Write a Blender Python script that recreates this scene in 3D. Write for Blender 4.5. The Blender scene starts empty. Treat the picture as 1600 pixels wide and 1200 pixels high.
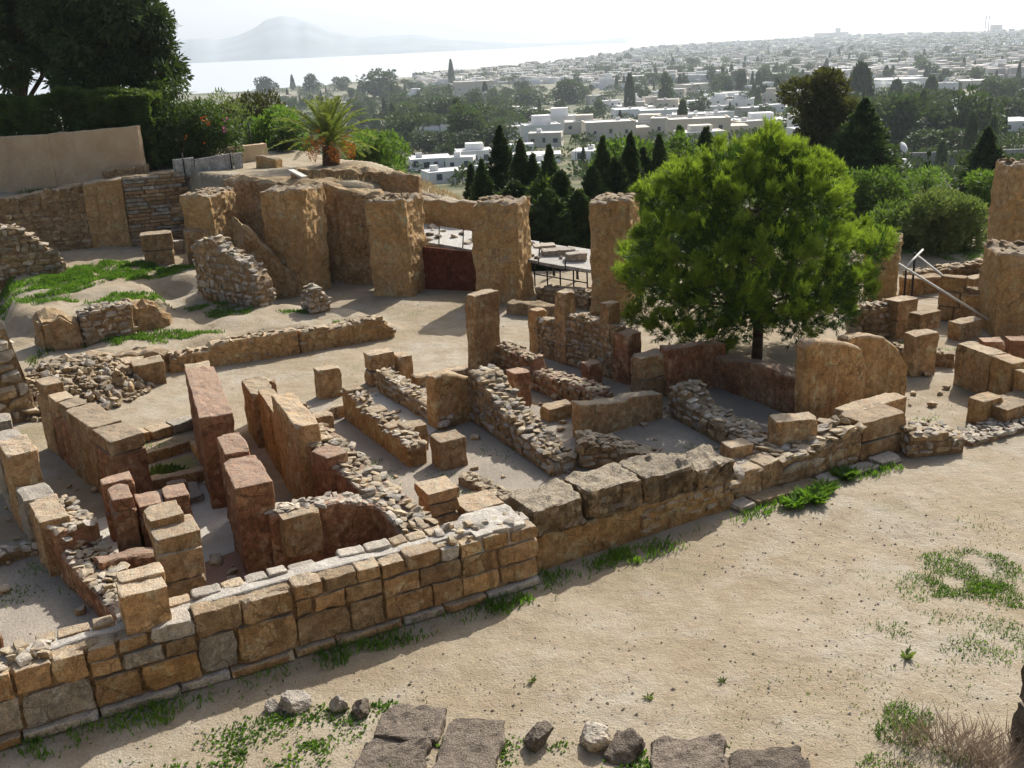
import bpy, math, random
import numpy as np
from mathutils import Vector, Matrix

random.seed(11)
SC = bpy.context.scene
COL = SC.collection

# ------------------------------------------------------------------ camera
F, CX, CY, EYE = 1605.0, 800.0, 600.0, 9.5
ROLL = math.radians(2.6)
PITCH = math.atan((600 - 62) / F)
_f = np.array([0, math.cos(PITCH), -math.sin(PITCH)])
_r0 = np.array([1.0, 0, 0]); _u0 = np.cross(_r0, _f)
_r = _r0 * math.cos(ROLL) - _u0 * math.sin(ROLL)
_u = _u0 * math.cos(ROLL) + _r0 * math.sin(ROLL)
_C = np.array([0, 0, EYE])
cam = bpy.data.cameras.new('camera')
cam.sensor_width = 36.0; cam.lens = 36.0 * F / 1600.0
cam.clip_start = 0.2; cam.clip_end = 60000
camo = bpy.data.objects.new('camera', cam); COL.objects.link(camo)
M = Matrix.Identity(4)
for i in range(3):
    M[i][0] = _r[i]; M[i][1] = _u[i]; M[i][2] = -_f[i]; M[i][3] = _C[i]
camo.matrix_world = M
SC.camera = camo

# ------------------------------------------------------------------ sky, sun, exposure
SUN_AZ, SUN_EL = math.radians(28), math.radians(40)      # azimuth from +Y towards +X
w = bpy.data.worlds.new('World'); SC.world = w; w.use_nodes = True
nt = w.node_tree; bg = nt.nodes['Background']
sky = nt.nodes.new('ShaderNodeTexSky'); sky.sky_type = 'NISHITA'; sky.sun_disc = False
sky.sun_elevation = SUN_EL; sky.sun_rotation = SUN_AZ
sky.air_density = 1.0; sky.dust_density = 5.0; sky.ozone_density = 1.0
nt.links.new(sky.outputs[0], bg.inputs[0]); bg.inputs[1].default_value = 0.09
sl = bpy.data.lights.new('sun', 'SUN'); sl.energy = 4.0; sl.angle = math.radians(0.5); sl.color = (1.0, 0.96, 0.90)
so = bpy.data.objects.new('sun', sl); COL.objects.link(so)
SD = Vector((math.sin(SUN_AZ) * math.cos(SUN_EL), math.cos(SUN_AZ) * math.cos(SUN_EL), math.sin(SUN_EL)))
so.rotation_euler = SD.to_track_quat('Z', 'Y').to_euler(); so.location = SD * 60
vs = SC.view_settings
vs.view_transform = 'Standard'; vs.look = 'None'; vs.gamma = 1.0; vs.use_curve_mapping = False
vs.exposure = 0.85
try:
    SC.cycles.max_bounces = 6; SC.cycles.diffuse_bounces = 4; SC.cycles.transparent_max_bounces = 8
    SC.cycles.volume_bounces = 0
except Exception: pass

# ------------------------------------------------------------------ maths helpers
def ray(px, py):
    return _f + _r * (px - CX) / F - _u * (py - CY) / F
def P(px, py, z=0.0):
    """the spot at height z that is seen at this place of the photograph"""
    d = ray(px, py); return _C + d * ((z - EYE) / d[2])
def proj(p):
    d = np.asarray(p, float) - _C; ww = d @ _f
    return CX + F * (d @ _r) / ww, CY - F * (d @ _u) / ww
def ztop(b, py):
    lo, hi = -60.0, 9.45
    for _ in range(50):
        m = (lo + hi) / 2
        if proj((b[0], b[1], m))[1] > py: lo = m
        else: hi = m
    return lo
def _hash(i, j, k, s):
    h = (i * 374761393 + j * 668265263 + k * 2147483647 + s * 974711) & 0xffffffff
    h = ((h ^ (h >> 13)) * 1274126177) & 0xffffffff
    h = (h ^ (h >> 16)) & 0xffff
    return h / 32767.5 - 1.0
def vn(p, seed=0):
    p = np.asarray(p, float)
    i = np.floor(p).astype(np.int64); f = p - i; f = f * f * (3 - 2 * f)
    x, y, z = i[:, 0], i[:, 1], i[:, 2]
    out = 0
    for dx in (0, 1):
        for dy in (0, 1):
            for dz in (0, 1):
                wgt = (f[:, 0] if dx else 1 - f[:, 0]) * (f[:, 1] if dy else 1 - f[:, 1]) * (f[:, 2] if dz else 1 - f[:, 2])
                out = out + wgt * _hash(x + dx, y + dy, z + dz, seed)
    return out
def fbm(p, seed=0, o=3):
    p = np.asarray(p, float); s = 0; a = 1
    for k in range(o):
        s = s + a * vn(p * 2 ** k, seed + k * 7); a *= .5
    return s
def sstep(a, b, x):
    t = np.clip((x - a) / (b - a), 0, 1); return t * t * (3 - 2 * t)

# ------------------------------------------------------------------ object helpers
def mesh_np(name, verts, faces, mat=None, smooth=False):
    verts = np.asarray(verts, np.float32); faces = np.asarray(faces, np.int32)
    me = bpy.data.meshes.new(name)
    k = faces.shape[1]; n = len(faces)
    me.vertices.add(len(verts)); me.vertices.foreach_set('co', verts.ravel())
    me.loops.add(n * k); me.loops.foreach_set('vertex_index', faces.ravel())
    me.polygons.add(n); me.polygons.foreach_set('loop_start', np.arange(0, n * k, k, dtype=np.int32))
    try: me.polygons.foreach_set('loop_total', np.full(n, k, np.int32))
    except Exception: pass
    me.polygons.foreach_set('use_smooth', np.full(n, bool(smooth)))
    me.update(calc_edges=True)
    if mat: me.materials.append(MAT[mat])
    return me
def tag(o, label=None, cat=None, group=None, kind=None):
    if label: o['label'] = label
    if cat: o['category'] = cat
    if group: o['group'] = group
    if kind or label: o['kind'] = kind or 'thing'
    return o
def obj(name, me, loc=(0, 0, 0), rot=(0, 0, 0), parent=None, scale=None):
    o = bpy.data.objects.new(name, me); COL.objects.link(o)
    l = Vector(tuple(float(v) for v in loc))
    if parent is not None:
        o.parent = parent; l = l - Vector(ORIGIN[parent.name])
    o.location = l; o.rotation_euler = rot
    if scale is not None: o.scale = scale
    ORIGIN[o.name] = tuple(float(v) for v in loc)
    return o
ORIGIN = {}
def thing(name, label, cat, loc, group=None):
    o = bpy.data.objects.new(name, None); COL.objects.link(o)
    o.empty_display_size = .2
    o.location = tuple(float(v) for v in loc); ORIGIN[o.name] = tuple(float(v) for v in loc)
    return tag(o, label, cat, group)

# ------------------------------------------------------------------ materials
MAT = {}
class NT:
    def __init__(s, name):
        s.m = bpy.data.materials.new(name); s.m.use_nodes = True
        s.t = s.m.node_tree; s.b = s.t.nodes['Principled BSDF']; MAT[name] = s.m
        s.b.inputs['Roughness'].default_value = .95
        s.b.inputs['Specular IOR Level'].default_value = .12
    def n(s, typ, **k):
        x = s.t.nodes.new('ShaderNode' + typ)
        for a, v in k.items(): setattr(x, a, v)
        return x
    def l(s, a, b): s.t.links.new(a, b)
    def pos(s): return s.n('NewGeometry').outputs['Position']
    def noise(s, vec, scale, detail=3, rough=.55):
        x = s.n('TexNoise'); x.inputs['Scale'].default_value = scale
        x.inputs['Detail'].default_value = detail; x.inputs['Roughness'].default_value = rough
        s.l(vec, x.inputs['Vector']); return x.outputs['Fac']
    def ramp(s, fac, stops):
        x = s.n('ValToRGB'); e = x.color_ramp.elements
        while len(e) < len(stops): e.new(.5)
        for q, (p, c) in zip(e, stops):
            q.position = p; q.color = (c, c, c, 1) if isinstance(c, (int, float)) else (*c, 1)
        s.l(fac, x.inputs[0]); return x.outputs[0]
    def mix(s, fac, a, b, mode='MIX'):
        x = s.n('MixRGB'); x.blend_type = mode
        for i, v in ((0, fac), (1, a), (2, b)):
            if hasattr(v, 'is_output'): s.l(v, x.inputs[i])
            elif isinstance(v, (int, float)): x.inputs[i].default_value = v if i == 0 else (v, v, v, 1)
            else: x.inputs[i].default_value = (*v, 1)
        return x.outputs[0]
    def math(s, op, a, b=None):
        x = s.n('Math'); x.operation = op
        for i, v in ((0, a), (1, b)):
            if v is None: continue
            if hasattr(v, 'is_output'): s.l(v, x.inputs[i])
            else: x.inputs[i].default_value = v
        return x.outputs[0]
    def bump(s, h, strength=.5, dist=.03):
        x = s.n('Bump'); x.inputs['Strength'].default_value = strength; x.inputs['Distance'].default_value = dist
        s.l(h, x.inputs['Height']); s.l(x.outputs[0], s.b.inputs['Normal'])
    def color(s, c): s.l(c, s.b.inputs['Base Color'])
    def upz(s):
        g = s.n('NewGeometry'); x = s.n('SeparateXYZ'); s.l(g.outputs['Normal'], x.inputs[0]); return x.outputs[2]
    def rnd(s): return s.n('ObjectInfo').outputs['Random']

SK = .95
def stone(name, base, dark, light, top, topamt=.75, var=.25, bs=.6, bd=.03, pit=True, blot=1.3, strat=0, pitcol=.35, cells=.35):
    sat = lambda q, k: tuple(max(.015, sum(q) / 3 + (v - sum(q) / 3) * k) * SK for v in q)
    k = 1.0 if name in ('concrete', 'dark_rock', 'mortar', 'rust_panel') else 1.15
    base, dark, light, top = sat(base, k), sat(dark, k), sat(light, k), sat(top, 1 + (k - 1) * .6)
    t = NT(name); p = t.pos()
    big = t.noise(p, blot, 4); mid = t.noise(p, 7, 4, .65); fine = t.noise(p, 38, 3, .7)
    c = t.ramp(big, [(.3, dark), (.5, base), (.7, light)])
    c = t.mix(t.ramp(mid, [(.42, 0), (.68, .75)]), c, tuple(v * .52 for v in base), 'MIX')
    patch = t.noise(p, 3.3, 3, .6)
    c = t.mix(t.ramp(patch, [(.56, 0), (.66, .6)]), c, tuple(min(.62, v * 1.25 + .04) for v in light))
    if cells:            # small stones and clods in the mass, hairline cracks, rain streaks
        wv = t.n('VectorMath'); nw = t.n('TexNoise'); nw.inputs['Scale'].default_value = 4; t.l(p, nw.inputs['Vector'])
        sc = t.n('VectorMath'); sc.operation = 'SCALE'; sc.inputs['Scale'].default_value = .25; t.l(nw.outputs['Color'], sc.inputs[0])
        t.l(p, wv.inputs[0]); t.l(sc.outputs[0], wv.inputs[1])
        vc = t.n('TexVoronoi'); vc.inputs['Scale'].default_value = 7.5; t.l(wv.outputs[0], vc.inputs['Vector'])
        c = t.mix(cells, c, t.mix(1, c, t.ramp(vc.outputs['Color'], [(.1, .45), (.9, 1.5)]), 'MULTIPLY'))
        ve = t.n('TexVoronoi'); ve.feature = 'DISTANCE_TO_EDGE'; ve.inputs['Scale'].default_value = 1.7; t.l(wv.outputs[0], ve.inputs['Vector'])
        ck = t.math('MULTIPLY', t.ramp(ve.outputs['Distance'], [(.006, 1), (.022, 0)]), t.ramp(t.noise(p, 1.1, 2), [(.46, 0), (.56, .8)]))
        c = t.mix(ck, c, tuple(v * .3 for v in base))
        ms = t.n('Mapping'); ms.inputs['Scale'].default_value = (4, 4, .45); t.l(p, ms.inputs[0])
        c = t.mix(t.ramp(t.noise(ms.outputs[0], 1.2, 4, .65), [(.54, 0), (.7, .55)]), c, tuple(v * .45 for v in dark))
    if strat:
        mp = t.n('Mapping'); mp.inputs['Scale'].default_value = (.6, .6, strat); t.l(p, mp.inputs[0])
        c = t.mix(t.ramp(t.noise(mp.outputs[0], 1.5, 3), [(.4, 0), (.65, .5)]), c, dark)
    # weathered grey crust on upward faces
    up = t.ramp(t.upz(), [(.35, 0), (.8, 1)])
    lich = t.ramp(mid, [(.2, .35), (.6, 1)])
    c = t.mix(t.math('MULTIPLY', t.math('MULTIPLY', up, lich), topamt), c, top)
    c = t.mix(.8, c, t.ramp(fine, [(.3, .38), (.68, 1.1)]), 'MULTIPLY')
    r = t.rnd()
    c = t.mix(1, c, t.ramp(r, [(0, 1 - var), (1, 1 + var * .4)]), 'MULTIPLY')
    h = t.math('ADD', t.math('MULTIPLY', mid, .9), t.math('MULTIPLY', fine, .55))
    if pit:
        v = t.n('TexVoronoi'); v.inputs['Scale'].default_value = 11
        nz = t.n('TexNoise'); nz.inputs['Scale'].default_value = 5; t.l(p, nz.inputs['Vector'])
        add = t.n('VectorMath'); t.l(p, add.inputs[0]); t.l(nz.outputs['Color'], add.inputs[1]); t.l(add.outputs[0], v.inputs['Vector'])
        pm = t.ramp(v.outputs['Distance'], [(.08, 0), (.28, 1)])
        sel = t.ramp(t.noise(p, 2.2, 2), [(.48, 1), (.6, 0)])
        pm = t.math('MAXIMUM', pm, sel)
        c = t.mix(t.math('SUBTRACT', 1.0, pm), c, tuple(v * pitcol for v in base))
        h = t.math('ADD', h, t.math('MULTIPLY', pm, .8))
    t.color(c); t.bump(h, min(1, bs * 1.5), bd * 1.8); return t

stone('sandstone', (.50, .325, .178), (.35, .21, .11), (.57, .42, .265), (.52, .46, .36))
stone('pale_stone', (.50, .44, .35), (.38, .32, .25), (.58, .53, .45), (.55, .50, .43))
stone('red_stone', (.40, .215, .125), (.27, .13, .075), (.52, .33, .20), (.47, .37, .29), .8, cells=.5)
stone('orange_plaster', (.55, .35, .175), (.42, .245, .12), (.62, .44, .26), (.50, .43, .33), pit=False)
stone('pier_plaster', (.68, .455, .24), (.57, .365, .18), (.72, .52, .31), (.42, .38, .31), .9, .08, 1.0, .05, True, .9, 3.5, .45, .3)
stone('earth_bank', (.54, .365, .205), (.42, .27, .15), (.60, .44, .28), (.54, .43, .28), .8, .1, 1.0, .06, False, .8)
stone('dark_cap', (.40, .29, .17), (.075, .055, .04), (.52, .39, .24), (.56, .49, .38), 1.0, .15, 1.3, .08, True, 2.2, 0, .18, .6)
stone('rubble', (.44, .315, .18), (.34, .235, .135), (.53, .42, .28), (.52, .46, .36), .75, .3, .5, .02, False, 3)
stone('white_rubble', (.51, .44, .34), (.40, .31, .21), (.60, .53, .44), (.57, .52, .44), .7, .35, .5, .02, False, 3)
stone('mortar', (.50, .45, .37), (.42, .36, .28), (.58, .53, .46), (.58, .54, .47), .8, .1, .6, .02, False)
stone('core_fill', (.40, .28, .165), (.30, .19, .11), (.47, .35, .22), (.47, .39, .28), .7, .1, 1.0, .05, False)
stone('dark_rock', (.25, .205, .155), (.16, .125, .095), (.34, .28, .22), (.30, .25, .20), .8, .2, 1.4, .06, True, 2)
stone('concrete', (.50, .48, .43), (.42, .40, .36), (.58, .56, .51), (.55, .53, .48), .5, .1, .4, .01, False, 1)
stone('rust_panel', (.17, .055, .03), (.13, .04, .022), (.2, .07, .04), (.2, .1, .06), .3, .05, .2, .01, False, 1)

def simple(name, c, rough=.8, metal=0, var=0, nscale=3, namt=.2):
    t = NT(name); p = t.pos()
    n = t.noise(p, nscale, 4)
    k = t.mix(1, c, t.ramp(n, [(.3, 1 - namt), (.7, 1 + namt * .4)]), 'MULTIPLY')
    if var: k = t.mix(1, k, t.ramp(t.rnd(), [(0, 1 - var), (1, 1)]), 'MULTIPLY')
    t.color(k); t.b.inputs['Roughness'].default_value = rough; t.b.inputs['Metallic'].default_value = metal
    return t
simple('iron', (.035, .03, .03), .6, .3)
simple('pole_paint', (.55, .53, .47), .6)
simple('bark', (.10, .07, .05), .95, 0, .2, 6, .5)
simple('palm_bark', (.16, .10, .06), .95, 0, .1, 9, .6)
simple('white_wall', (.84, .83, .80), .9, 0, .14, .3, .1)
simple('cream_wall', (.66, .60, .50), .9, 0, .2, .3, .1)
simple('flat_roof', (.74, .73, .70), .9, 0, .2, .25, .2)
simple('window_dark', (.06, .075, .09), .4)
simple('dish', (.7, .69, .66), .5)
simple('stack_paint', (.42, .42, .44), .8)
simple('distant_rock', (.20, .25, .27), .95, 0, 0, .003, .3)
simple('flower_orange', (.80, .20, .03), .7)
simple('flower_pink', (.65, .16, .33), .7)
simple('date_orange', (.62, .22, .03), .7)

t = NT('pink_render'); p_ = t.pos()
mp = t.n('Mapping'); mp.inputs['Scale'].default_value = (1.1, 1.1, .3); t.l(p_, mp.inputs[0])
c_ = t.mix(t.ramp(t.noise(p_, .9, 4), [(.35, 0), (.65, 1)]), (.46, .33, .20), (.53, .405, .265))
c_ = t.mix(t.ramp(t.noise(mp.outputs[0], 1.3, 4), [(.52, 0), (.72, .4)]), c_, (.36, .26, .18))
t.color(t.mix(.4, c_, t.ramp(t.noise(p_, 14, 3, .7), [(.3, .6), (.7, 1.05)]), 'MULTIPLY')); t.bump(t.noise(p_, 9, 3), .3, .02)
t = NT('far_city'); p_ = t.pos(); v_ = t.n('TexVoronoi'); v_.inputs['Scale'].default_value = .028; t.l(p_, v_.inputs['Vector'])
t.color(t.ramp(t.math('FRACT', t.math('MULTIPLY', v_.outputs['Color'], 7.3)), [(0, (.30, .28, .25)), (.35, (.46, .43, .38)), (.7, (.60, .58, .54)), (1, (.74, .73, .71))]))

def leaf(name, c1, c2, trans=.35, tcol=None, var=.2):
    t = NT(name); p = t.pos()
    n = t.noise(p, 1.1, 2); f = t.noise(p, 14, 2)
    c = t.mix(t.ramp(n, [(.35, 0), (.65, 1)]), c1, c2)
    c = t.mix(1, c, t.ramp(f, [(.2, .65), (.8, 1.25)]), 'MULTIPLY')
    if var: c = t.mix(1, c, t.ramp(t.rnd(), [(0, 1 - var), (1, 1 + var)]), 'MULTIPLY')
    t.color(c); t.b.inputs['Roughness'].default_value = .65; t.b.inputs['Specular IOR Level'].default_value = .25
    tr = t.n('BsdfTranslucent'); mx = t.n('MixShader'); mx.inputs[0].default_value = trans
    k = t.mix(1, c, tcol or (1.5, 1.6, .7), 'MULTIPLY'); t.l(k, tr.inputs[0])
    out = t.t.nodes['Material Output']
    t.l(t.b.outputs[0], mx.inputs[1]); t.l(tr.outputs[0], mx.inputs[2]); t.l(mx.outputs[0], out.inputs['Surface'])
    return t
leaf('pine_needles_shaded', (.026, .056, .011), (.045, .09, .016), .3)  # inner needles: the crown's deep shade is put into the green
leaf('pine_tips_lit', (.10, .15, .022), (.16, .215, .034), .5)  # outer sprays: sunlight on the tips is put into the yellow-green
leaf('dark_conifer', (.036, .06, .022), (.058, .09, .03), .25, None, .15)
leaf('cypress_leaf', (.038, .064, .022), (.062, .095, .032), .28, None, .35)
leaf('hedge_leaf', (.055, .09, .022), (.09, .135, .035), .35)
leaf('bush_leaf', (.075, .13, .028), (.115, .18, .045), .4)
leaf('olive_leaf', (.10, .14, .05), (.16, .20, .08), .35)
leaf('gum_leaf', (.055, .060, .022), (.095, .095, .035), .3)
leaf('town_leaf', (.035, .060, .022), (.065, .095, .034), .25, None, .35)
leaf('palm_leaf', (.115, .155, .042), (.175, .20, .058), .4)
leaf('grass_blade', (.065, .13, .02), (.11, .20, .03), .4)
leaf('dull_grass', (.10, .14, .045), (.16, .19, .07), .4)
leaf('dry_grass', (.36, .27, .14), (.44, .34, .19), .3, (1, 1, .9))
leaf('dry_twig', (.26, .20, .14), (.34, .27, .20), .1, (1, 1, 1))
leaf('ivy_leaf', (.05, .085, .02), (.08, .125, .03), .3)

def ground_mat():
    t = NT('ground'); p = t.pos()
    big = t.noise(p, .22, 4); mid = t.noise(p, 1.6, 5, .65); fine = t.noise(p, 28, 4, .7)
    c = t.ramp(big, [(.32, (.30, .24, .155)), (.5, (.345, .29, .205)), (.66, (.38, .338, .265))])
    c = t.mix(t.ramp(mid, [(.42, 0), (.68, .8)]), c, (.28, .22, .145))
    trod = t.noise(p, .75, 5, .7); c = t.mix(t.ramp(trod, [(.5, 0), (.66, .5)]), c, (.40, .365, .30))
    damp = t.noise(p, .33, 3, .6); c = t.mix(t.ramp(damp, [(.58, 0), (.7, .5)]), c, (.20, .185, .105))
    c = t.mix(.55, c, t.ramp(fine, [(.28, .5), (.7, 1.1)]), 'MULTIPLY')
    v = t.n('TexVoronoi'); v.inputs['Scale'].default_value = 9; t.l(p, v.inputs['Vector'])
    sp = t.ramp(v.outputs['Distance'], [(.10, 1), (.16, 0)])
    spn = t.math('MULTIPLY', sp, t.ramp(t.noise(p, 3.1, 2), [(.5, 0), (.62, .6)]))
    c = t.mix(spn, c, (.34, .27, .2))
    # beyond the site the ground turns to scrub, then to the pale built-up plain
    sx = t.n('SeparateXYZ'); t.l(p, sx.inputs[0])
    hz = sx.outputs[2]
    low = t.n('MapRange'); low.inputs[1].default_value = -1.0; low.inputs[2].default_value = -3.5; t.l(hz, low.inputs[0])
    scr = t.mix(t.ramp(t.noise(p, .06, 4), [(.4, 0), (.6, 1)]), (.06, .075, .032), (.17, .155, .095))
    c = t.mix(low.outputs[0], c, scr)
    far = t.n('MapRange'); far.inputs[1].default_value = -30; far.inputs[2].default_value = -42; t.l(hz, far.inputs[0])
    pl = t.mix(t.ramp(t.noise(p, .008, 5), [(.4, 0), (.6, 1)]), (.08, .10, .05), (.21, .20, .15))
    c = t.mix(far.outputs[0], c, pl)
    t.color(c)
    h = t.math('ADD', t.math('ADD', t.math('MULTIPLY', mid, 1.6), t.math('MULTIPLY', trod, 1.5)), t.math('MULTIPLY', fine, .5))
    t.bump(h, .8, .07)
ground_mat()
def floor_mat(name, c1, c2, speck):
    t = NT(name); p = t.pos()
    c = t.mix(t.ramp(t.noise(p, .9, 4), [(.35, 0), (.65, 1)]), c1, c2)
    f = t.noise(p, 30, 3, .8)
    c = t.mix(.8, c, t.ramp(f, [(.3, speck), (.7, 1.1)]), 'MULTIPLY')
    t.color(c); t.bump(f, .7, .025)
floor_mat('gravel', (.30, .265, .215), (.39, .34, .27), .4)
floor_mat('slab_floor', (.52, .49, .42), (.44, .40, .33), .75)
floor_mat('red_floor', (.27, .15, .10), (.36, .22, .15), .7)
floor_mat('turf_soil', (.17, .19, .07), (.28, .25, .13), .6)
t = NT('sea'); t.b.inputs['Base Color'].default_value = (.36, .40, .42, 1); t.b.inputs['Roughness'].default_value = .4  # pale base carries part of the sun glitter as colour
t.b.inputs['Specular IOR Level'].default_value = .5
t.bump(t.noise(t.pos(), .02, 4), .06, 1.0)

# ------------------------------------------------------------------ terrain
def poly_sd(x, y, poly):
    """signed distance to a polygon, positive inside"""
    x = np.asarray(x, float); y = np.asarray(y, float)
    d = np.full(x.shape, 1e18); ins = np.zeros(x.shape, bool)
    n = len(poly)
    for i in range(n):
        x0, y0 = poly[i][:2]; x1, y1 = poly[(i + 1) % n][:2]
        ex, ey = x1 - x0, y1 - y0
        t = np.clip(((x - x0) * ex + (y - y0) * ey) / (ex * ex + ey * ey + 1e-12), 0, 1)
        d = np.minimum(d, (x - x0 - t * ex) ** 2 + (y - y0 - t * ey) ** 2)
        c = (y0 > y) != (y1 > y)
        ins ^= c & (x < ex * (y - y0) / (ey if abs(ey) > 1e-12 else 1e-12) + x0)
    return np.where(ins, 1, -1) * np.sqrt(d)
UPPER = [(-400, 36), (-32, 43), (-22.9, 47), (-15.2, 49.4), (-12, 46.6), (-7, 43.2), (-5.2, 43.2), (-4.7, 45.6), (-1.6, 44.8), (-1, 46), (-3, 48), (-8, 53), (-12, 60), (-20, 80), (-400, 120)]
PLATFORM = [(-400, -400), (400, -400), (400, 47), (30, 49), (20, 48), (12, 46.5), (6, 43.5), (1, 43.5), (-1, 44), (-3, 48), (-8, 53), (-12, 60), (-20, 80), (-400, 120)]
TIER1 = [tuple(P(*q, .4)[:2]) for q in ((0, 590), (60, 570), (150, 555), (260, 548), (390, 520), (610, 497), (560, 478), (420, 475), (400, 430), (180, 400), (0, 400))]
TIER2 = [tuple(P(*q, 1.0)[:2]) for q in ((20, 492), (110, 500), (210, 475), (262, 470), (230, 440), (330, 432), (345, 400), (270, 375), (60, 375), (0, 400))]
INSULA = [tuple(P(*q)[:2]) for q in ((-160, 1215), (845, 905), (1515, 700), (1600, 560), (1430, 480), (900, 480), (745, 560), (560, 575), (60, 700), (-200, 760))]
SEA = -46.0
COAST = [(-700, 190), (270, 144), (400, 141), (520, 131), (600, 124), (700, 113), (800, 104), (900, 93), (960, 84), (985, 76), (1010, 72), (1100, 66), (1190, 61), (1250, 57.5), (1300, 54.5), (1420, 50), (1600, 45)]
LAND = [tuple(P(*q, SEA)[:2]) for q in COAST] + [(40000, 20000), (40000, -40000), (-40000, -40000)]
GY = [40, 50, 60, 75, 110, 240, 580, 1400, 60000]; GZ = [-1.5, -3.2, -6, -9, -13, -19, -37, -45.0, -45.2]
def height(x, y):
    x = np.asarray(x, float); y = np.asarray(y, float); shp = x.shape; x = x.ravel(); y = y.ravel()
    g = np.interp(y, GY, GZ)
    pp = np.stack([x, y, 0 * x], 1)
    g = g + np.clip((y - 70) / 200, 0, 1) * 1.2 * vn(pp / 60, 3) * np.clip((1200 - y) / 400, 0, 1)
    near = y < 400
    land = np.ones_like(x); m = y > 600
    if m.any(): land[m] = sstep(-25, 10, poly_sd(x[m], y[m], LAND))
    g = g * land + (SEA - 5) * (1 - land)
    z = np.zeros_like(x)
    m = (y < 130)
    xs, ys = x[m], y[m]
    up = sstep(-.25, .25, poly_sd(xs, ys, UPPER))
    zz = np.clip((9.2 - ys) * .85, 0, 7.8) * (ys < 9.2)
    zz = np.maximum(zz, .4 * sstep(-.5, .4, poly_sd(xs, ys, TIER1)))
    zz = np.maximum(zz, 1.05 * sstep(-.7, .3, poly_sd(xs, ys, TIER2)))
    zz = zz * (1 - up) + up * (4.2 - 1.3 * sstep(-7, -1.5, xs) - .75 * sstep(-16, -22.5, xs))
    pin = np.stack([xs, ys, 0 * xs], 1)
    zz = zz + .16 * fbm(np.stack([xs, ys, 0 * xs], 1) * .9, 21) * sstep(.1, .6, zz) * (1 - sstep(1.0, 1.3, zz)) * (ys > 25)
    calm = 1 - sstep(-1.0, .2, poly_sd(xs, ys, INSULA))
    zz = zz + (.05 * fbm(pin * .35, 5) + .015 * vn(pin * 2.2, 9)) * calm
    k = sstep(-5, .3, poly_sd(xs, ys, PLATFORM))
    z = g.copy(); z[m] = zz * k + g[m] * (1 - k)
    return z.reshape(shp)
def hz(x, y): return float(height(np.array([x]), np.array([y]))[0])
_T = np.geomspace(10, 24000, 900)
def on_land(px, py):
    d = ray(px, py); pts = _C[None] + d[None] * _T[:, None]
    dz = pts[:, 2] - np.maximum(height(pts[:, 0], pts[:, 1]), SEA)
    i = int(np.argmax(dz < 0)) if (dz < 0).any() else len(_T) - 1
    i = max(i, 1); a, b = dz[i - 1], dz[i]
    t = _T[i - 1] + (_T[i] - _T[i - 1]) * (a / (a - b) if a != b else 0)
    return _C + d * t
def axis(lo, hi, step, far_lo, far_hi, ratio):
    mid = list(np.arange(lo, hi + 1e-6, step))
    a = []; s = step; v = mid[-1]
    while v < far_hi: s *= ratio; v += s; a.append(v)
    b = []; s = step; v = mid[0]
    while v > far_lo: s *= ratio; v -= s; b.append(v)
    return np.array(b[::-1] + mid + a)
gx = axis(-26, 26, .27, -30000, 30000, 1.11); gy = axis(8, 60, .27, -3000, 30000, 1.07)
X, Y = np.meshgrid(gx, gy); Z = height(X, Y)
nx, ny = len(gx), len(gy)
idx = np.arange(nx * ny).reshape(ny, nx)
fc = np.stack([idx[:-1, :-1], idx[:-1, 1:], idx[1:, 1:], idx[1:, :-1]], -1).reshape(-1, 4)
tag(obj('ground', mesh_np('ground', np.stack([X, Y, Z], -1).reshape(-1, 3), fc, 'ground', True)), kind='structure')
sv = [(-40000, 500, SEA), (40000, 500, SEA), (40000, 40000, SEA), (-40000, 40000, SEA)]
tag(obj('sea', mesh_np('sea', sv, [(0, 1, 2, 3)], 'sea')), kind='structure')

# ------------------------------------------------------------------ stone generators
def lat(cx, cy, cz):
    """surface of a box on a lattice given by three coordinate lists"""
    n = (len(cx), len(cy), len(cz)); ids = {}; v = []; fcs = []
    def vid(i, j, k):
        q = (i, j, k)
        if q not in ids: ids[q] = len(v); v.append((cx[i], cy[j], cz[k]))
        return ids[q]
    a, b, c = n[0] - 1, n[1] - 1, n[2] - 1
    for i in range(a):
        for j in range(b):
            fcs.append((vid(i, j, 0), vid(i, j + 1, 0), vid(i + 1, j + 1, 0), vid(i + 1, j, 0)))
            fcs.append((vid(i, j, c), vid(i + 1, j, c), vid(i + 1, j + 1, c), vid(i, j + 1, c)))
        for k in range(c):
            fcs.append((vid(i, 0, k), vid(i + 1, 0, k), vid(i + 1, 0, k + 1), vid(i, 0, k + 1)))
            fcs.append((vid(i, b, k), vid(i, b, k + 1), vid(i + 1, b, k + 1), vid(i + 1, b, k)))
    for j in range(b):
        for k in range(c):
            fcs.append((vid(0, j, k), vid(0, j, k + 1), vid(0, j + 1, k + 1), vid(0, j + 1, k)))
            fcs.append((vid(a, j, k), vid(a, j + 1, k), vid(a, j + 1, k + 1), vid(a, j, k + 1)))
    return np.array(v, float), np.array(fcs, np.int32)
def coords(d, r, step, cap=12):
    n = int(min(cap, max(1, round((d - 2 * r) / step))))
    return [-d / 2] + list(np.linspace(-d / 2 + r, d / 2 - r, n + 1)) + [d / 2]
BLK = {}
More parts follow.
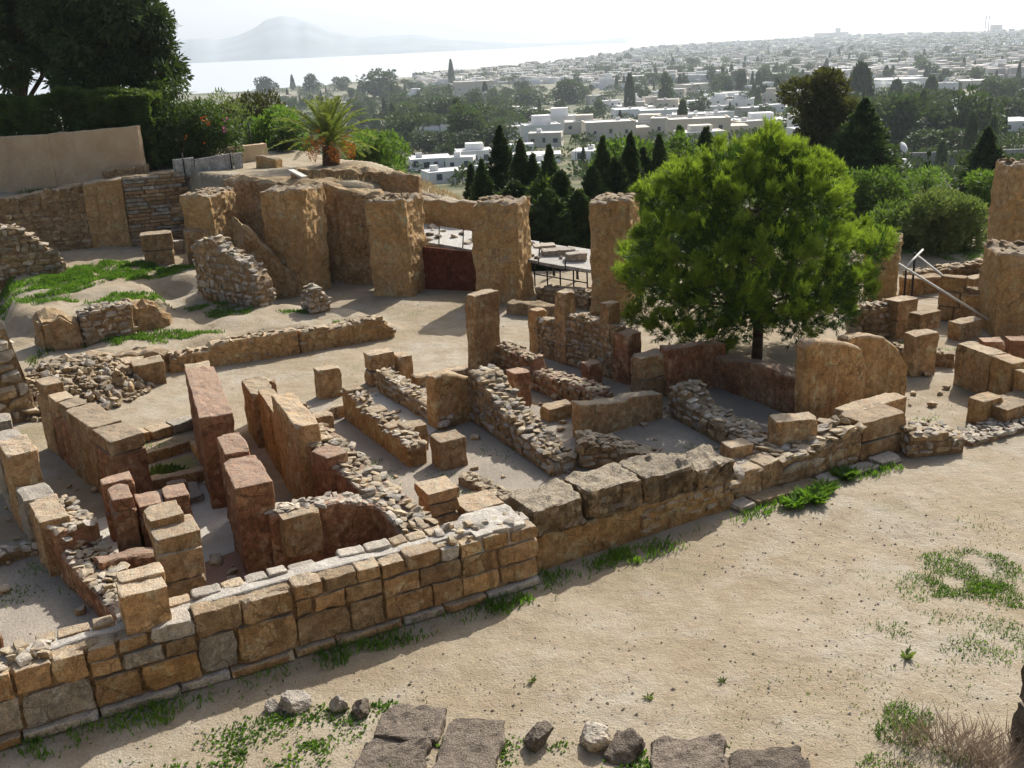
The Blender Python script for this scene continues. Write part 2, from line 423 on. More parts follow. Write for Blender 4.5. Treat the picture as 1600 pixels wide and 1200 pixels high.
def block_mesh(dx, dy, dz, mat, seed=0, r=None, amp=.022, step=.11, chip=1.0):
    q = lambda v: max(.08, 1.16 ** round(math.log(max(v, .05)) / math.log(1.16)))
    key = (round(q(dx), 3), round(q(dy), 3), round(q(dz), 3), mat, seed, r, amp, step)
    if key not in BLK:
        d = np.array(key[:3]); rr = min(r or .03, d.min() * .22)
        v, f = lat(coords(d[0], rr, step), coords(d[1], rr, step), coords(d[2], rr, step))
        inn = np.clip(v, -(d / 2 - rr), d / 2 - rr); o = v - inn
        ln = np.linalg.norm(o, axis=1, keepdims=True); nrm = o / np.maximum(ln, 1e-9)
        v = inn + nrm * rr
        sd = seed * 13 + int(d[0] * 100) + int(d[2] * 37)
        v = v + nrm * (amp * fbm(v * 3.5 + sd, sd)[:, None] + amp * .45 * fbm(v * 11 + sd, sd + 3, 2)[:, None] - amp * .4)
        rg = random.Random(sd)
        for _ in range(int(4 * chip)):      # broken corners
            c = np.array([rg.choice((-.5, .5)) * d[0], rg.choice((-.5, .5)) * d[1], rg.choice((-.5, .5, .5)) * d[2]])
            R = rg.uniform(.06, .18) * min(1.0, d.max()); dd = np.linalg.norm(v - c, axis=1, keepdims=True)
            v = v - (c / np.linalg.norm(c)) * np.clip(1 - dd / R, 0, 1) * R * .55
        BLK[key] = (mesh_np('block', v, f, mat, False), d)
    return BLK[key]
def place_block(name, c, dims, ang, mat, parent=None, tilt=.015, seed=None, **k):
    me, d = block_mesh(*dims, mat, random.randrange(3) if seed is None else seed, **k)
    return obj(name, me, c, (random.gauss(0, tilt), random.gauss(0, tilt), ang + random.gauss(0, tilt)), parent,
               (dims[0] / d[0], dims[1] / d[1], dims[2] / d[2]))
STN = {}
def stone_mesh(mat, i):
    if (mat, i) not in STN:
        rg = np.random.RandomState(100 + i)
        v, f = lat(np.linspace(-1, 1, 4), np.linspace(-1, 1, 4), np.linspace(-1, 1, 4))
        v = v / np.linalg.norm(v, axis=1, keepdims=True) ** .3
        v *= 1.0 + .10 * vn(v * 1.7 + i * 9, i)[:, None]
        for _ in range(7):
            n = rg.normal(size=3); n /= np.linalg.norm(n); h = rg.uniform(.58, .92)
            dd = v @ n - h; v = v - np.where(dd > 0, dd, 0)[:, None] * n
        STN[(mat, i)] = mesh_np('stone', v, f, mat, False)
    return STN[(mat, i)]
def place_stone(name, c, half, ang, mat, parent=None, tilt=.25):
    return obj(name, stone_mesh(mat, random.randrange(12)), c,
               (random.gauss(0, tilt), random.gauss(0, tilt), ang + random.gauss(0, tilt * .8)), parent, half)

def rock_mesh(mat, i):
    rg = np.random.RandomState(300 + i); c = np.linspace(-1, 1, 13); v, f = lat(c, c, c)
    v = v / np.linalg.norm(v, axis=1, keepdims=True) ** .6
    for _ in range(8):
        n = rg.normal(size=3); n /= np.linalg.norm(n); dd = v @ n - rg.uniform(.6, .9); v = v - np.where(dd > 0, dd * .9, 0)[:, None] * n
    v = v * (1 + .10 * fbm(v * 2.2 + i * 5, i) + .04 * fbm(v * 7 + i, i, 2))[:, None]
    return mesh_np('rock', v, f, mat, False)
class Wall:
    """a run of wall: base line p0->p1 (the face turned to the camera), thickness away from it, a top profile"""
    def __init__(s, base, th, tops, z0=0.0, world=False):
        s.p0, s.p1 = [np.array(q[:2], float) if world else P(q[0], q[1], z0)[:2] for q in base]
        s.z0 = z0; s.th = th
        d = s.p1 - s.p0; s.L = float(np.linalg.norm(d)); s.d = d / s.L
        s.nr = np.array([-s.d[1], s.d[0]]); s.ang = math.atan2(s.d[1], s.d[0])
        s.tp = [(f, (t if world else ztop(s.p0 + d * f, t))) for f, t in tops]
        s.mid = s.p0 + d * .5 + s.nr * th * .5
    def top(s, f):
        return float(np.interp(f, [a for a, _ in s.tp], [b for _, b in s.tp]))
    def at(s, f, v): return s.p0 + s.d * s.L * f + s.nr * s.th * v
    def mesh(s, mat, rough=.03, step=.13, inset=0.0, drop=0.0, r=.06, raggy=.06, seed=1, sink=.25, lean=0, fine=.018, smooth=False):
        n = max(3, int(s.L / step)); m = max(2, int(s.th / step)); hmax = max(t for _, t in s.tp) - s.z0
        k = max(2, int(hmax / step))
        cu = [0, r / s.L] + list(np.linspace(0, 1, n + 1)[1:-1]) + [1 - r / s.L, 1]
        cv = [0, min(.3, r / s.th)] + list(np.linspace(0, 1, m + 1)[1:-1]) + [1 - min(.3, r / s.th), 1]
        cu, cv = sorted(set(cu)), sorted(set(cv))
        cw = sorted(set([0] + list(np.linspace(0, 1, k + 1)[1:-1]) + [1 - min(.3, r / max(hmax, .2)), 1]))
        v, f = lat(cu, cv, cw)
        T = np.interp(v[:, 0], [a for a, _ in s.tp], [b for _, b in s.tp]) - drop
        pu = v[:, 0] * s.L; pv = inset + v[:, 1] * (s.th - 2 * inset)
        xy = s.p0[None] + s.d[None] * np.clip(pu, inset, s.L - inset)[:, None] + s.nr[None] * pv[:, None]
        top = T + raggy * fbm(np.stack([xy[:, 0], xy[:, 1], 0 * T + seed], 1) * 2.3, seed)
        zb = s.z0 - sink
        z = zb + (top - zb) * v[:, 2]
        p = np.stack([xy[:, 0], xy[:, 1], z], 1)
        c = np.array([*(s.mid), 0]); o = np.zeros_like(p)
        e = lambda t: np.where(t < .02, -1, np.where(t > .98, 1, 0))
        eu = np.where(v[:, 0] <= 0, -1, np.where(v[:, 0] >= 1, 1, 0)); ev = np.where(v[:, 1] <= 0, -1, np.where(v[:, 1] >= 1, 1, 0)); ew = np.where(v[:, 2] >= 1, 1, 0)
        o[:, :2] = s.d[None] * eu[:, None] + s.nr[None] * ev[:, None]; o[:, 2] = ew
        cnt = np.abs(eu) + np.abs(ev) + ew
        nrm = o / np.maximum(np.linalg.norm(o, axis=1, keepdims=True), 1e-9)
        p = p - nrm * (np.where(cnt >= 2, r * .55, 0) * 1.0)[:, None]
        p = p + nrm * (rough * fbm(p * 1.9 + seed, seed) + fine * fbm(p * 6.5 + seed, seed + 5, 2))[:, None]
        if lean: p[:, :2] += s.nr[None] * (lean * (p[:, 2] - s.z0))[:, None]
        return mesh_np('core', p, f, mat, smooth)
    def root(s, name, label, cat, group=None):
        return thing(name, label, cat, (s.mid[0], s.mid[1], s.z0), group)
    def faces(s):
        """outward normals and frames of the faces turned to the camera: (origin, dir, length, f-map)"""
        out = [('front', s.p0, s.d, s.L, -s.nr)]
        for e, f in ((0, 0.0), (1, 1.0)):
            n = -s.d if e == 0 else s.d
            q = s.at(f, .5)
            if (-q) @ n > 0.05 * np.linalg.norm(q): out.append(('end%d' % e, s.at(f, 0), s.nr, s.th, n))
        return out
COUNT = {}
def rubble(w, root, mat='rubble', size=.2, face=True, topst=True, limit=280, alt=None, proud=.03, dens=1.0, zmin=0, tsize=None):
    n = 0
    pick = lambda: (alt if alt and random.random() < .3 else mat)
    if topst:
        ts = (tsize or size) * .88
        k = int(w.L * w.th / (ts * ts * .95) * dens)
        pts = []
        for _ in range(k * 6):
            u, v = random.uniform(.01, .99), random.uniform(.06, .94)
            q = w.at(u, v)
            if all((q[0] - a[0]) ** 2 + (q[1] - a[1]) ** 2 > (ts * .66) ** 2 for a in pts):
                pts.append(q)
                s = ts * random.uniform(.38, .68); hh = s * random.uniform(.3, .55)
                place_stone('stone', (q[0], q[1], w.top(u) + hh * random.uniform(-.6, .15)), (s * random.uniform(.8, 1.4), s * random.uniform(.8, 1.1), hh), random.uniform(0, 6.3), pick(), root, .2)
                n += 1
            if len(pts) >= k or n > limit * .55: break
    if face:
        for nm, o, d, L, nr in w.faces():
            z = w.z0 + zmin + size * .3
            while True:
                rh = size * random.uniform(.6, 1.25); u = random.uniform(-.1, .05)
                any_ = False
                while u < L:
                    sw = size * random.uniform(.6, 2.2); c = u + sw / 2
                    f = min(1, max(0, c / L)) if nm == 'front' else (0.0 if nm == 'end0' else 1.0)
                    if z + rh * .5 < w.top(f) - .02 and c < L:
                        any_ = True
                        if n < limit:
                            q = o + d * c - nr * (.09 - proud) 
                            ang = math.atan2(d[1], d[0])
                            place_stone('stone', (q[0], q[1], z + rh / 2 + random.gauss(0, .012)), (sw * .5, .10 + random.uniform(0, .05), rh * random.uniform(.44, .54)), ang, pick(), root, .07)
                            n += 1
                    u += sw * 1.0
                z += rh
                if not any_: break
    return n
def ashlar(w, root, courses, wid=(.45, 1.0), depth=.4, mats=('sandstone',), ends=True, gap=.018, proud=.0, amp=.022, name='block'):
    for nm, o, d, L, nr in w.faces():
        if nm != 'front' and not ends: continue
        z = w.z0; ang = math.atan2(d[1], d[0])
        for ci, h in enumerate(courses):
            u = -random.uniform(0, .3) if nm == 'front' else 0
            if nm != 'front': u = depth
            while u < L - .02:
                sw = random.uniform(*(wid[ci] if isinstance(wid[0], tuple) else wid))
                if L - (u + sw) < .25: sw = L - u
                a, b = max(u, 0), min(u + sw, L); c = (a + b) / 2
                f = c / L if nm == 'front' else (0.0 if nm == 'end0' else 1.0)
                tp = w.top(min(1, max(0, f)))
                hh = min(h, tp - z)
                if hh > h * .45 and b - a > .1:
                    if hh > h * .8 and ci == len(courses) - 1 and tp - z < h * 1.5: hh = tp - z + random.uniform(-.03, .03)
                    q = o + d * c - nr * (depth / 2 - proud - random.uniform(-.025, .03))
                    place_block(name, (q[0], q[1], z + hh / 2), (b - a - gap, depth, hh - gap), ang, random.choice(mats), root, .008, amp=amp)
                u += sw
            z += h
def slabs(name, label, base, th, parts, mat='red_stone', cat='wall', z0=0.0, capmat=None, cap=.0, group=None, amp=.022, lean=0.0):
    """a wall of upright slabs: parts = (f0, f1, y of the top edge in the photograph)"""
    w = Wall(base, th, [(0, 600), (1, 600)], z0)
    root = w.root(name, label, cat, group)
    for q in parts:
        f0, f1, yt = q[:3]; m = q[3] if len(q) > 3 and q[3] else mat
        fm = (f0 + f1) / 2; b = w.at(fm, 0); zt = ztop(b, yt); c = w.at(fm, .5)
        tt = th * (q[4] if len(q) > 4 else random.uniform(.92, 1.06))
        ln = (f1 - f0) * w.L - .02
        zz = z0 - .1
        if cap and zt - z0 > 1.2:
            hc = cap * random.uniform(.8, 1.15)
            place_block('capstone', (c[0], c[1], zt - hc / 2), (ln * random.uniform(.9, 1.02), tt * random.uniform(.95, 1.08), hc), w.ang, capmat or mat, root, .02)
            zt2 = zt - hc - .01
        else: zt2 = zt
        place_block('slab', (c[0], c[1], (zz + zt2) / 2), (ln, tt, zt2 - zz), w.ang, m, root, .008, amp=amp * 1.3)
    return root
def lone_block(name, label, x0, yb, x1, yt, depth, ang=None, z0=0.0, mat='sandstone', cat='stone block', n=1, parent=None, group=None, amp=.025, chip=1.0):
    """a free block: left base corner pixel, right edge pixel, top edge pixel"""
    a = P(x0, yb, z0)[:2]; ang = math.radians(27.6) if ang is None else ang
    d = np.array([math.cos(ang), math.sin(ang)])
    lo, hi = 0.02, 12.0
    for _ in range(40):
        m = (lo + hi) / 2
        if proj((*(a + d * m), z0))[0] < x1: lo = m
        else: hi = m
    ln = lo; zt = ztop(a, yt); nr = np.array([-d[1], d[0]])
    c = a + d * ln / 2 + nr * depth / 2
    if n == 1:
        o = place_block(name, (c[0], c[1], (z0 + zt) / 2 - .03), (ln, depth, zt - z0 + .06), ang, mat, parent, .01, amp=amp, chip=chip)
        if parent is None: tag(o, label, cat, group)
        return o
    root = thing(name, label, cat, (c[0], c[1], z0), group); z = z0 - .05
    for i in range(n):
        h = (zt - z0 + .05) / n
        s = random.uniform(.93, 1.03)
        place_block('block', (c[0], c[1], z + h / 2), (ln * s, depth * random.uniform(.93, 1.03), h - .012), ang, mat, root, .012, amp=amp)
        z += h
    return root
def plaster_wall(name, label, base, th, tops, mat='orange_plaster', z0=0.0, cat='wall', **k):
    w = Wall(base, th, tops, z0)
    o = obj(name, w.mesh(mat, **k)); return tag(o, label, cat)
def rubble_wall(name, label, base, th, tops, z0=0.0, mat='rubble', core='core_fill', size=.2, cat='wall', alt=None, **k):
    w = Wall(base, th, tops, z0)
    root = w.root(name, label, cat)
    obj('core', w.mesh(core, rough=.03, drop=.03, raggy=.05), (0, 0, 0), (0, 0, 0), root)
    rubble(w, root, mat, size, alt=alt, **k)
    return w, root
def sheet(name, pts, mat, z, px=True, zs=0.0, kind='structure'):
    q = [P(a, b, zs) for a, b in pts] if px else [np.array([a, b, 0]) for a, b in pts]
    me = bpy.data.meshes.new(name); me.from_pydata([(float(a[0]), float(a[1]), z) for a in q], [], [tuple(range(len(q)))])
    me.update(); me.materials.append(MAT[mat]); return tag(obj(name, me), kind=kind)

# ------------------------------------------------------------------ street wall in front
A = math.radians(27.6)
w = Wall([(-70, 1191), (845, 912)], .78, [(0, 1088), (.3, 1000), (.62, 912), (.93, 842), (1, 838)])
w.tp = [(f, 1.27) for f, _ in w.tp]; w.tp = [(0, 1.16), (.25, 1.22), (.5, 1.3), (.8, 1.26), (1, 1.2)]
root = w.root('street_wall', 'long street wall of squared tan blocks in three courses, nearest the dirt street', 'wall')
obj('core', w.mesh('core_fill', inset=.1, drop=.05, raggy=.02), (0, 0, 0), (0, 0, 0), root)
ashlar(w, root, [.16], (.7, 1.3), .5, ('pale_stone', 'sandstone'), proud=.07, ends=False, name='plinth_stone')
w2 = Wall([w.at(0, 0), w.at(1, 0)], .78, w.tp, .16, True); w2.tp = w.tp
u = 0.0
while u < w.L - .05:      # stretches laid by different hands: two to four courses of uneven height
    sl_ = random.uniform(.9, 2.3); sl_ = w.L - u if w.L - u - sl_ < .7 else sl_
    q = Wall([w.at(u / w.L, 0), w.at((u + sl_) / w.L, 0)], .78, [(0, w.top(u / w.L)), (1, w.top((u + sl_) / w.L))], .16, True)
    H = w.top(u / w.L) - .16; cs = random.choice(((.58, .42), (.40, .33, .27), (.36, .36, .28), (.30, .24, .26, .20), (.48, .27, .25), (.62, .38)))
    ashlar(q, root, [c * H for c in cs], tuple((.3 + .5 * c, .55 + 1.1 * c) for c in cs), .40, ('sandstone',) * 6 + ('pale_stone', 'pale_stone', 'orange_plaster', 'core_fill'), ends=u + sl_ > w.L - .05, amp=.036)
    u += sl_
u = .1
while u < w.L - .4:         # the low inner kerb of stones along the top and the mortar spread between
    sw = random.uniform(.3, .55); q = w.at((u + sw / 2) / w.L, .86); z = w.top(u / w.L)
    if random.random() < .85:
        place_block('coping_stone', (q[0], q[1], z - .10 + random.uniform(-.02, .03)), (sw - .02, .30, .24), w.ang, random.choice(('sandstone', 'pale_stone')), root, .02)
    u += sw
m = Wall([w.at(.0, .40), w.at(1, .40)], .34, [(f, t - .005) for f, t in w.tp], .6, True)
obj('mortar_bed', m.mesh('mortar', rough=.012, raggy=.025, r=.03, step=.15), (0, 0, 0), (0, 0, 0), root)
for i in range(46):
    f = random.choice((random.uniform(.02, .16), random.uniform(.82, .98))); q = w.at(f, random.uniform(.15, .9)); s = random.uniform(.05, .13)
    place_stone('stone', (q[0], q[1], w.top(f) + s * .25), (s * 1.3, s, s * .6), random.uniform(0, 6), random.choice(('white_rubble', 'rubble')), root)

# weathered great blocks
w = Wall([(838, 896), (1150, 792)], .95, [(0, 1), (1, 1)])
w.tp = [(0, .74), (.5, .70), (1, .60)]
root = w.root('great_block_wall', 'wall of huge pitted blackened capstones over orange plastered rubble beside the street', 'wall')
obj('plaster_face', w.mesh('orange_plaster', rough=.05, raggy=.02, lean=.05), (0, 0, 0), (0, 0, 0), root)
cuts = [(-.01, .235, .60), (.237, .512, .66), (.516, .775, .64), (.772, 1.0, .52)]
for i, (a, b, h) in enumerate(cuts):
    c = w.at((a + b) / 2, .52); zb = w.top((a + b) / 2) - .03
    place_block('capstone', (c[0], c[1], zb + h / 2), ((b - a) * w.L - .03, 1.05, h), w.ang + random.uniform(-.03, .03), 'dark_cap', root, .015, seed=i % 3, r=.07, amp=.07, step=.07)
ws = Wall([w.at(.5, 0), w.at(1, 0)], .6, [(0, .66), (1, .6)], 0, True)
rubble(ws, root, 'rubble', .19, True, False, 70, proud=.0)
# rubble stretch with corner pier
w, root = rubble_wall('street_rubble_wall', 'rough rubble wall along the street, right of the great capstones', [(1152, 786), (1345, 724)], .85,
                      [(0, 742), (.45, 712), (.6, 700), (1, 665)], size=.24, alt='pale_stone', limit=300, tsize=.3)
for a, b in ((.0, .17), (.18, .33)):
    c = w.at((a + b) / 2, .3); place_block('block', (c[0], c[1], w.top(a) - .26), ((b - a) * w.L, .6, .62), w.ang, 'sandstone', root)
w = Wall([(1155, 803), (1412, 722)], .4, [(0, .16), (1, .16)]); w.tp = [(0, .13), (1, .13)]
root = w.root('street_footing', 'low stone footing ledge at the foot of the rubble street wall', 'footing')
ashlar(w, root, [.13], (.5, 1.1), .42, ('pale_stone', 'core_fill'), ends=False, name='slab')
lone_block('corner_pier', 'squared tan pier with flat grey top closing the rubble street wall', 1346, 724, 1416, 662, .9, n=2, cat='pier')
lone_block('flat_topped_wall', 'low wall with smooth flat grey slab top before the plastered panels', 1325, 705, 1414, 645, .55, cat='wall', z0=0, n=1)
rubble_wall('street_end_wall', 'short low rubble wall stub ending the street wall run', [(1420, 716), (1508, 708)], .9, [(0, 676), (.6, 680), (1, 684)], size=.22, alt='pale_stone')
lone_block('loose_top_block', 'squared tan block lying loose on top of the rubble street wall', 1212, 700, 1278, 660, .55, z0=.62, ang=math.radians(8))
lone_block('loose_top_block', 'smaller eroded block on the rubble street wall by the capstones', 1140, 722, 1178, 700, .5, z0=.62, ang=math.radians(15))
rubble_wall('stub_wall', 'short lit rubble stub behind the great capstones', [(908, 735), (1040, 726)], .75, [(0, 690), (.5, 700), (1, 722)], size=.2)

# ------------------------------------------------------------------ left house
slabs('slab_wall', 'tall plastered slab wall with stepped cap blocks at the left end of the ruins',
      [(72, 700), (200, 800)], .52, [(0, .16, 598, 'sandstone'), (.17, .3, 622), (.31, .44, 632), (.45, .8, 652, 'sandstone', 1.3), (.81, 1, 678, None, 1.5)], 'red_stone', cap=.42, capmat='sandstone')
slabs('slab_wall', 'tall dark red slab with a squared block behind, beside the basin', [(300, 668), (330, 798)], .72, [(0, .26, 580, 'sandstone', .9), (.3, 1, 612, None, 1.0)], 'red_stone')
slabs('slab_wall', 'pair of dark red upright slabs with orange sides, front one largest', [(352, 815), (392, 908)], .6, [(0, .42, 695, None, .85), (.44, 1, 740, None, 1.15)], 'red_stone')
slabs('slab_wall', 'tall pale plaster slabs with broken rounded tops beside the dark red slab row',
      [(392, 670), (482, 812)], .42, [(0, .25, 604, 'sandstone', 1.5), (.27, .6, 628, 'orange_plaster'), (.62, 1, 640, 'orange_plaster', 1.2)], 'orange_plaster')
lone_block('upright_slab', 'thin upright plaster slab with broken top behind the red cross wall', 432, 735, 470, 640, .28, mat='orange_plaster', cat='slab')
lone_block('upright_slab', 'thin reddish slab standing against the rubble-topped wall', 496, 790, 524, 716, .3, mat='red_stone', cat='slab')
lone_block('upright_slab', 'narrow pale slab standing at the corner of the small yard', 404, 660, 440, 600, .3, z0=0, mat='sandstone', cat='slab')
lone_block('upright_slab', 'low reddish slab beside the basin kerb', 268, 800, 300, 758, .3, mat='red_stone', cat='slab')
lone_block('fallen_block', 'squared block perched behind the tall pale plaster slabs', 462, 656, 482, 634, .4, z0=.9)
lone_block('standing_block', 'wide standing block in the small yard behind the pale slabs', 490, 690, 526, 655, .45, z0=.1)
w, root = rubble_wall('rubble_wall', 'long rubble-topped wall with dark red plastered left side in the left house', [(470, 790), (642, 905)], .75,
                      [(0, 672), (.3, 712), (.6, 762), (1, 838)], core='red_stone', size=.21, alt='white_rubble', face=False, limit=300, dens=1.2)
c = w.at(.33, .12); place_block('block', (c[0], c[1], w.top(.33) - .5), (.75, .5, 1.3), w.ang, 'red_stone', root)
rubble_wall('cross_wall', 'dark red cross wall with small stones set along its top', [(432, 905), (640, 862)], .5, [(0, 805), (.3, 792), (.6, 785), (1, 790)], core='red_stone', size=.17, face=False, mat='white_rubble')
lone_block('set_block', 'squared tan block set into the dark red cross wall', 448, 872, 508, 812, .5, z0=.55, mat='sandstone')
lone_block('brick_pier', 'short pier of stacked stones beside the rubble-topped wall', 672, 828, 722, 772, .7, n=3, cat='pier', z0=.1)
lone_block('rough_pier', 'single upright plaster pier before the left slab wall', 176, 850, 226, 757, .5, mat='red_stone', cat='pier', n=2)
slabs('pier_row', 'broad dark red pier of three slabs with flat stone tops', [(192, 892), (312, 862)], .75, [(0, .3, 778), (.31, .66, 788), (.67, 1, 776)], 'red_stone', cap=.3, cat='pier')
r = lone_block('stepped_pier', 'stepped pier of big tan blocks rising behind the street wall', 262, 955, 330, 870, .7, n=2, cat='pier', z0=.35)
for x0, yb, x1, yt, d, z in ((246, 872, 318, 845, .8, 1.35), (236, 838, 292, 815, .7, 1.55)):
    lone_block('block', '', x0, yb, x1, yt, d, z0=z, parent=r)
r = lone_block('corner_block', 'big two-tiered tan block standing on the street wall', 198, 992, 272, 935, .62, z0=1.2, n=1, cat='stone block', mat='sandstone')
lone_block('block', 'smaller slab lying on the two-tiered corner block', 188, 930, 262, 912, .45, z0=1.66, mat='sandstone')
rubble_wall('rubble_wall', 'thick rubble wall with eroded top running back at the far left', [(62, 868), (190, 1000)], .8,
            [(0, 790), (.35, 835), (.36, 862), (.7, 915), (1, 965)], core='red_stone', size=.19, alt='white_rubble', dens=1.1, face=False)
slabs('block_steps', 'stepped row of pale squared blocks at the left edge', [(0, 770), (78, 905)], .6, [(0, .28, 690, 'pale_stone'), (.3, .52, 700, 'sandstone'), (.54, .72, 772, 'pale_stone'), (.74, 1, 800, 'sandstone')], 'sandstone')
lone_block('block', 'pale squared block cut by the left edge of the picture', -60, 720, 28, 672, .7, mat='pale_stone')
rubble_wall('low_footing', 'low pale rubble footing in the grassy left corner room', [(-40, 900), (70, 862)], .4, [(0, 880), (1, 850)], size=.2, mat='white_rubble', face=False)
plaster_wall('edge_pier', 'plain tan pier end cut off by the left edge above the street wall', [(-60, 1080), (16, 1056)], .7, [(0, 985), (1, 990)], 'red_stone', cat='pier')
plaster_wall('low_partition', 'low rounded plaster partition between the red piers', [(165, 935), (262, 900)], .4, [(0, 880), (1, 862)], 'red_stone')
# kerb, basin
w = Wall([(196, 702), (312, 668)], .5, [(0, .35), (1, .35)]); w.tp = [(0, .28), (1, .3)]
root = w.root('kerb', 'row of low kerb stones beside the sunlit back lane, left house', 'kerb'); ashlar(w, root, [.3], (.5, 1.0), .5, ('sandstone', 'pale_stone'), ends=False, name='kerb_stone')
bz = P(262, 755)
root = thing('basin', 'sunken rectangular stone basin overgrown with green plants', 'basin', (bz[0], bz[1], 0))
for a, b, th in (((205, 735), (300, 705), .18), ((298, 705), (334, 752), .18), ((212, 775), (334, 750), .3)):
    ww = Wall([a, b], th, [(0, .3), (1, .3)]); ww.tp = [(0, .3), (1, .3)]
    obj('rim', ww.mesh('orange_plaster', rough=.015, raggy=.02, r=.04), (0, 0, 0), (0, 0, 0), root)
lone_block('drain_slab', 'thin stone slab with drain beside the basin', 250, 800, 322, 790, 1.0, mat='pale_stone', cat='slab')
# ------------------------------------------------------------------ middle house
lone_block('gate_pier', 'squared two-block pier at the back lane, centre of the ruins', 580, 606, 622, 556, .55, n=2, cat='pier')
lone_block('gate_block', 'single upright block leaning beside the two-block pier', 626, 598, 648, 558, .5, cat='stone block')
lone_block('gate_pier', 'small upright double stone at the edge of the back lane', 500, 626, 537, 580, .4, n=1, cat='pier')
rubble_wall('low_rubble_wall', 'low rubble wall running from the two-block pier into the middle house', [(590, 612), (690, 672)], .45, [(0, 578), (.3, 598), (.7, 628), (1, 655)], size=.17, alt='white_rubble')
plaster_wall('plaster_stub', 'upright plaster stub with a ragged hole, middle house', [(684, 672), (742, 655)], .5, [(0, 592), (.3, 585), (.8, 588), (1, 592)], 'orange_plaster')
w, root = rubble_wall('rubble_wall', 'broad rubble wall sloping down to the great capstones, middle of the ruins', [(735, 655), (862, 745)], .7,
            [(0, 580), (.15, 585), (.35, 628), (.7, 680), (1, 722)], size=.21, alt='pale_stone', limit=300)
plaster_wall('back_ledge', 'low flat ledge along the back lane behind the plaster stub', [(650, 606), (745, 586)], .4, [(0, 590), (1, 572)], 'sandstone')
w, root = rubble_wall('mixed_wall', 'plastered wall with rubble top stepping down in the middle house', [(537, 655), (640, 732)], .5,
      [(0, 610), (.22, 622), (.3, 640), (.55, 652), (.62, 668), (.85, 680), (1, 700)], core='orange_plaster', size=.19, face=False, alt='white_rubble')
for f, l, h in ((.06, .45, .3), (.42, .5, .25), (.68, .4, .3)):
    c = w.at(f, .5); place_block('block', (c[0], c[1], w.top(f) - h * .2), (l, .48, h), w.ang, 'sandstone', root)
lone_block('end_block', 'squared brown block closing the mixed slab wall', 636, 712, 672, 670, .5)
lone_block('court_block', 'squared block standing alone on the gravel court', 690, 738, 732, 692, .62)
rubble_wall('foundation_line', 'low line of foundation stones across the gravel court', [(715, 758), (800, 800)], .4, [(0, 744), (1, 788)], size=.16, face=False)
plaster_wall('threshold', 'low dividing sill wall in the small yard', [(440, 680), (545, 650)], .3, [(0, 668), (1, 632)], 'sandstone')
lone_block('slab', 'long smooth slab lying by the end of the capstone wall', 730, 815, 790, 800, .8, z0=.2, mat='sandstone', cat='slab')
lone_block('slab', 'flat grey slab covering the street wall end by the capstones', 745, 862, 828, 838, .95, z0=.98, mat='mortar', cat='slab')
# ------------------------------------------------------------------ rooms on the right of centre
plaster_wall('smooth_wall', 'low wall with smooth grey top and clean squared end in the shaded room', [(910, 690), (1036, 654)], .45, [(0, 634), (.5, 628), (.6, 620), (1, 616)], 'sandstone', rough=.015, raggy=.02, r=.03)
slabs('tall_monolith', 'tall weathered monolith standing alone at the lane bend', [(748, 592), (786, 580)], .5, [(0, 1, 458)], 'sandstone', cat='monolith')
slabs('pillared_wall', 'rubble wall between upright stone pillars, half hidden by the pine', [(826, 552), (985, 602)], .45,
      [(0, .11, 484, 'orange_plaster'), (.29, .4, 456, 'sandstone'), (.73, .82, 474, 'sandstone'), (.85, 1, 520, 'red_stone', 1.3)], 'sandstone')
rubble_wall('pillar_infill', 'rubble infill between the upright pillars beside the pine', [(838, 555), (965, 595)], .38, [(0, 498), (.3, 500), (.5, 492), (1, 512)], size=.19, alt='white_rubble')
rubble_wall('rubble_wall', 'dark low rubble wall before the upright pillars', [(772, 580), (930, 655)], .5, [(0, 535), (.4, 562), (.42, 580), (.8, 598), (1, 612)], core='red_stone', size=.19, alt='red_stone')
lone_block('red_block', 'upright reddish block at the end of the dark low rubble wall', 806, 642, 832, 585, .55, mat='red_stone')
lone_block('red_block', 'small upright reddish block in the pillared room', 920, 610, 942, 570, .4, mat='red_stone')
lone_block('slab', 'low flat block on the gravel in the pillared room', 858, 662, 900, 640, .5, mat='orange_plaster')
lone_block('pillar', 'rounded stone pillar under the shade of the pine', 1002, 628, 1044, 560, .55, mat='sandstone', cat='pillar', n=2)
rubble_wall('rubble_wall', 'low tumbled rubble wall in the shade of the pine', [(1045, 650), (1190, 730)], .7, [(0, 606), (.15, 600), (.3, 640), (1, 700)], size=.22, alt='white_rubble', limit=260)
plaster_wall('shaded_wall', 'shaded brown plaster wall under the pine crown', [(1045, 622), (1135, 600)], .45, [(0, 545), (1, 535)], 'red_stone')
plaster_wall('shaded_wall', 'long shaded wall in front of the pine trunk', [(1115, 605), (1262, 660)], .45, [(0, 556), (.5, 568), (1, 600)], 'red_stone')
def arch_wall(name, label, base, th, tops):
    return plaster_wall(name, label, base, th, tops, 'orange_plaster', rough=.02, raggy=.03, r=.07)
arch_wall('plastered_wall', 'big plastered wall panel with rounded top, nearer of two by the pine', [(1255, 682), (1348, 655)], .4, [(0, 542), (.08, 533), (.6, 534), (.88, 542), (1, 562)])
arch_wall('plastered_wall', 'big plastered wall panel with sloping rounded top, farther of two', [(1318, 648), (1416, 625)], .42, [(0, 530), (.3, 523), (.55, 526), (.8, 545), (1, 575)])
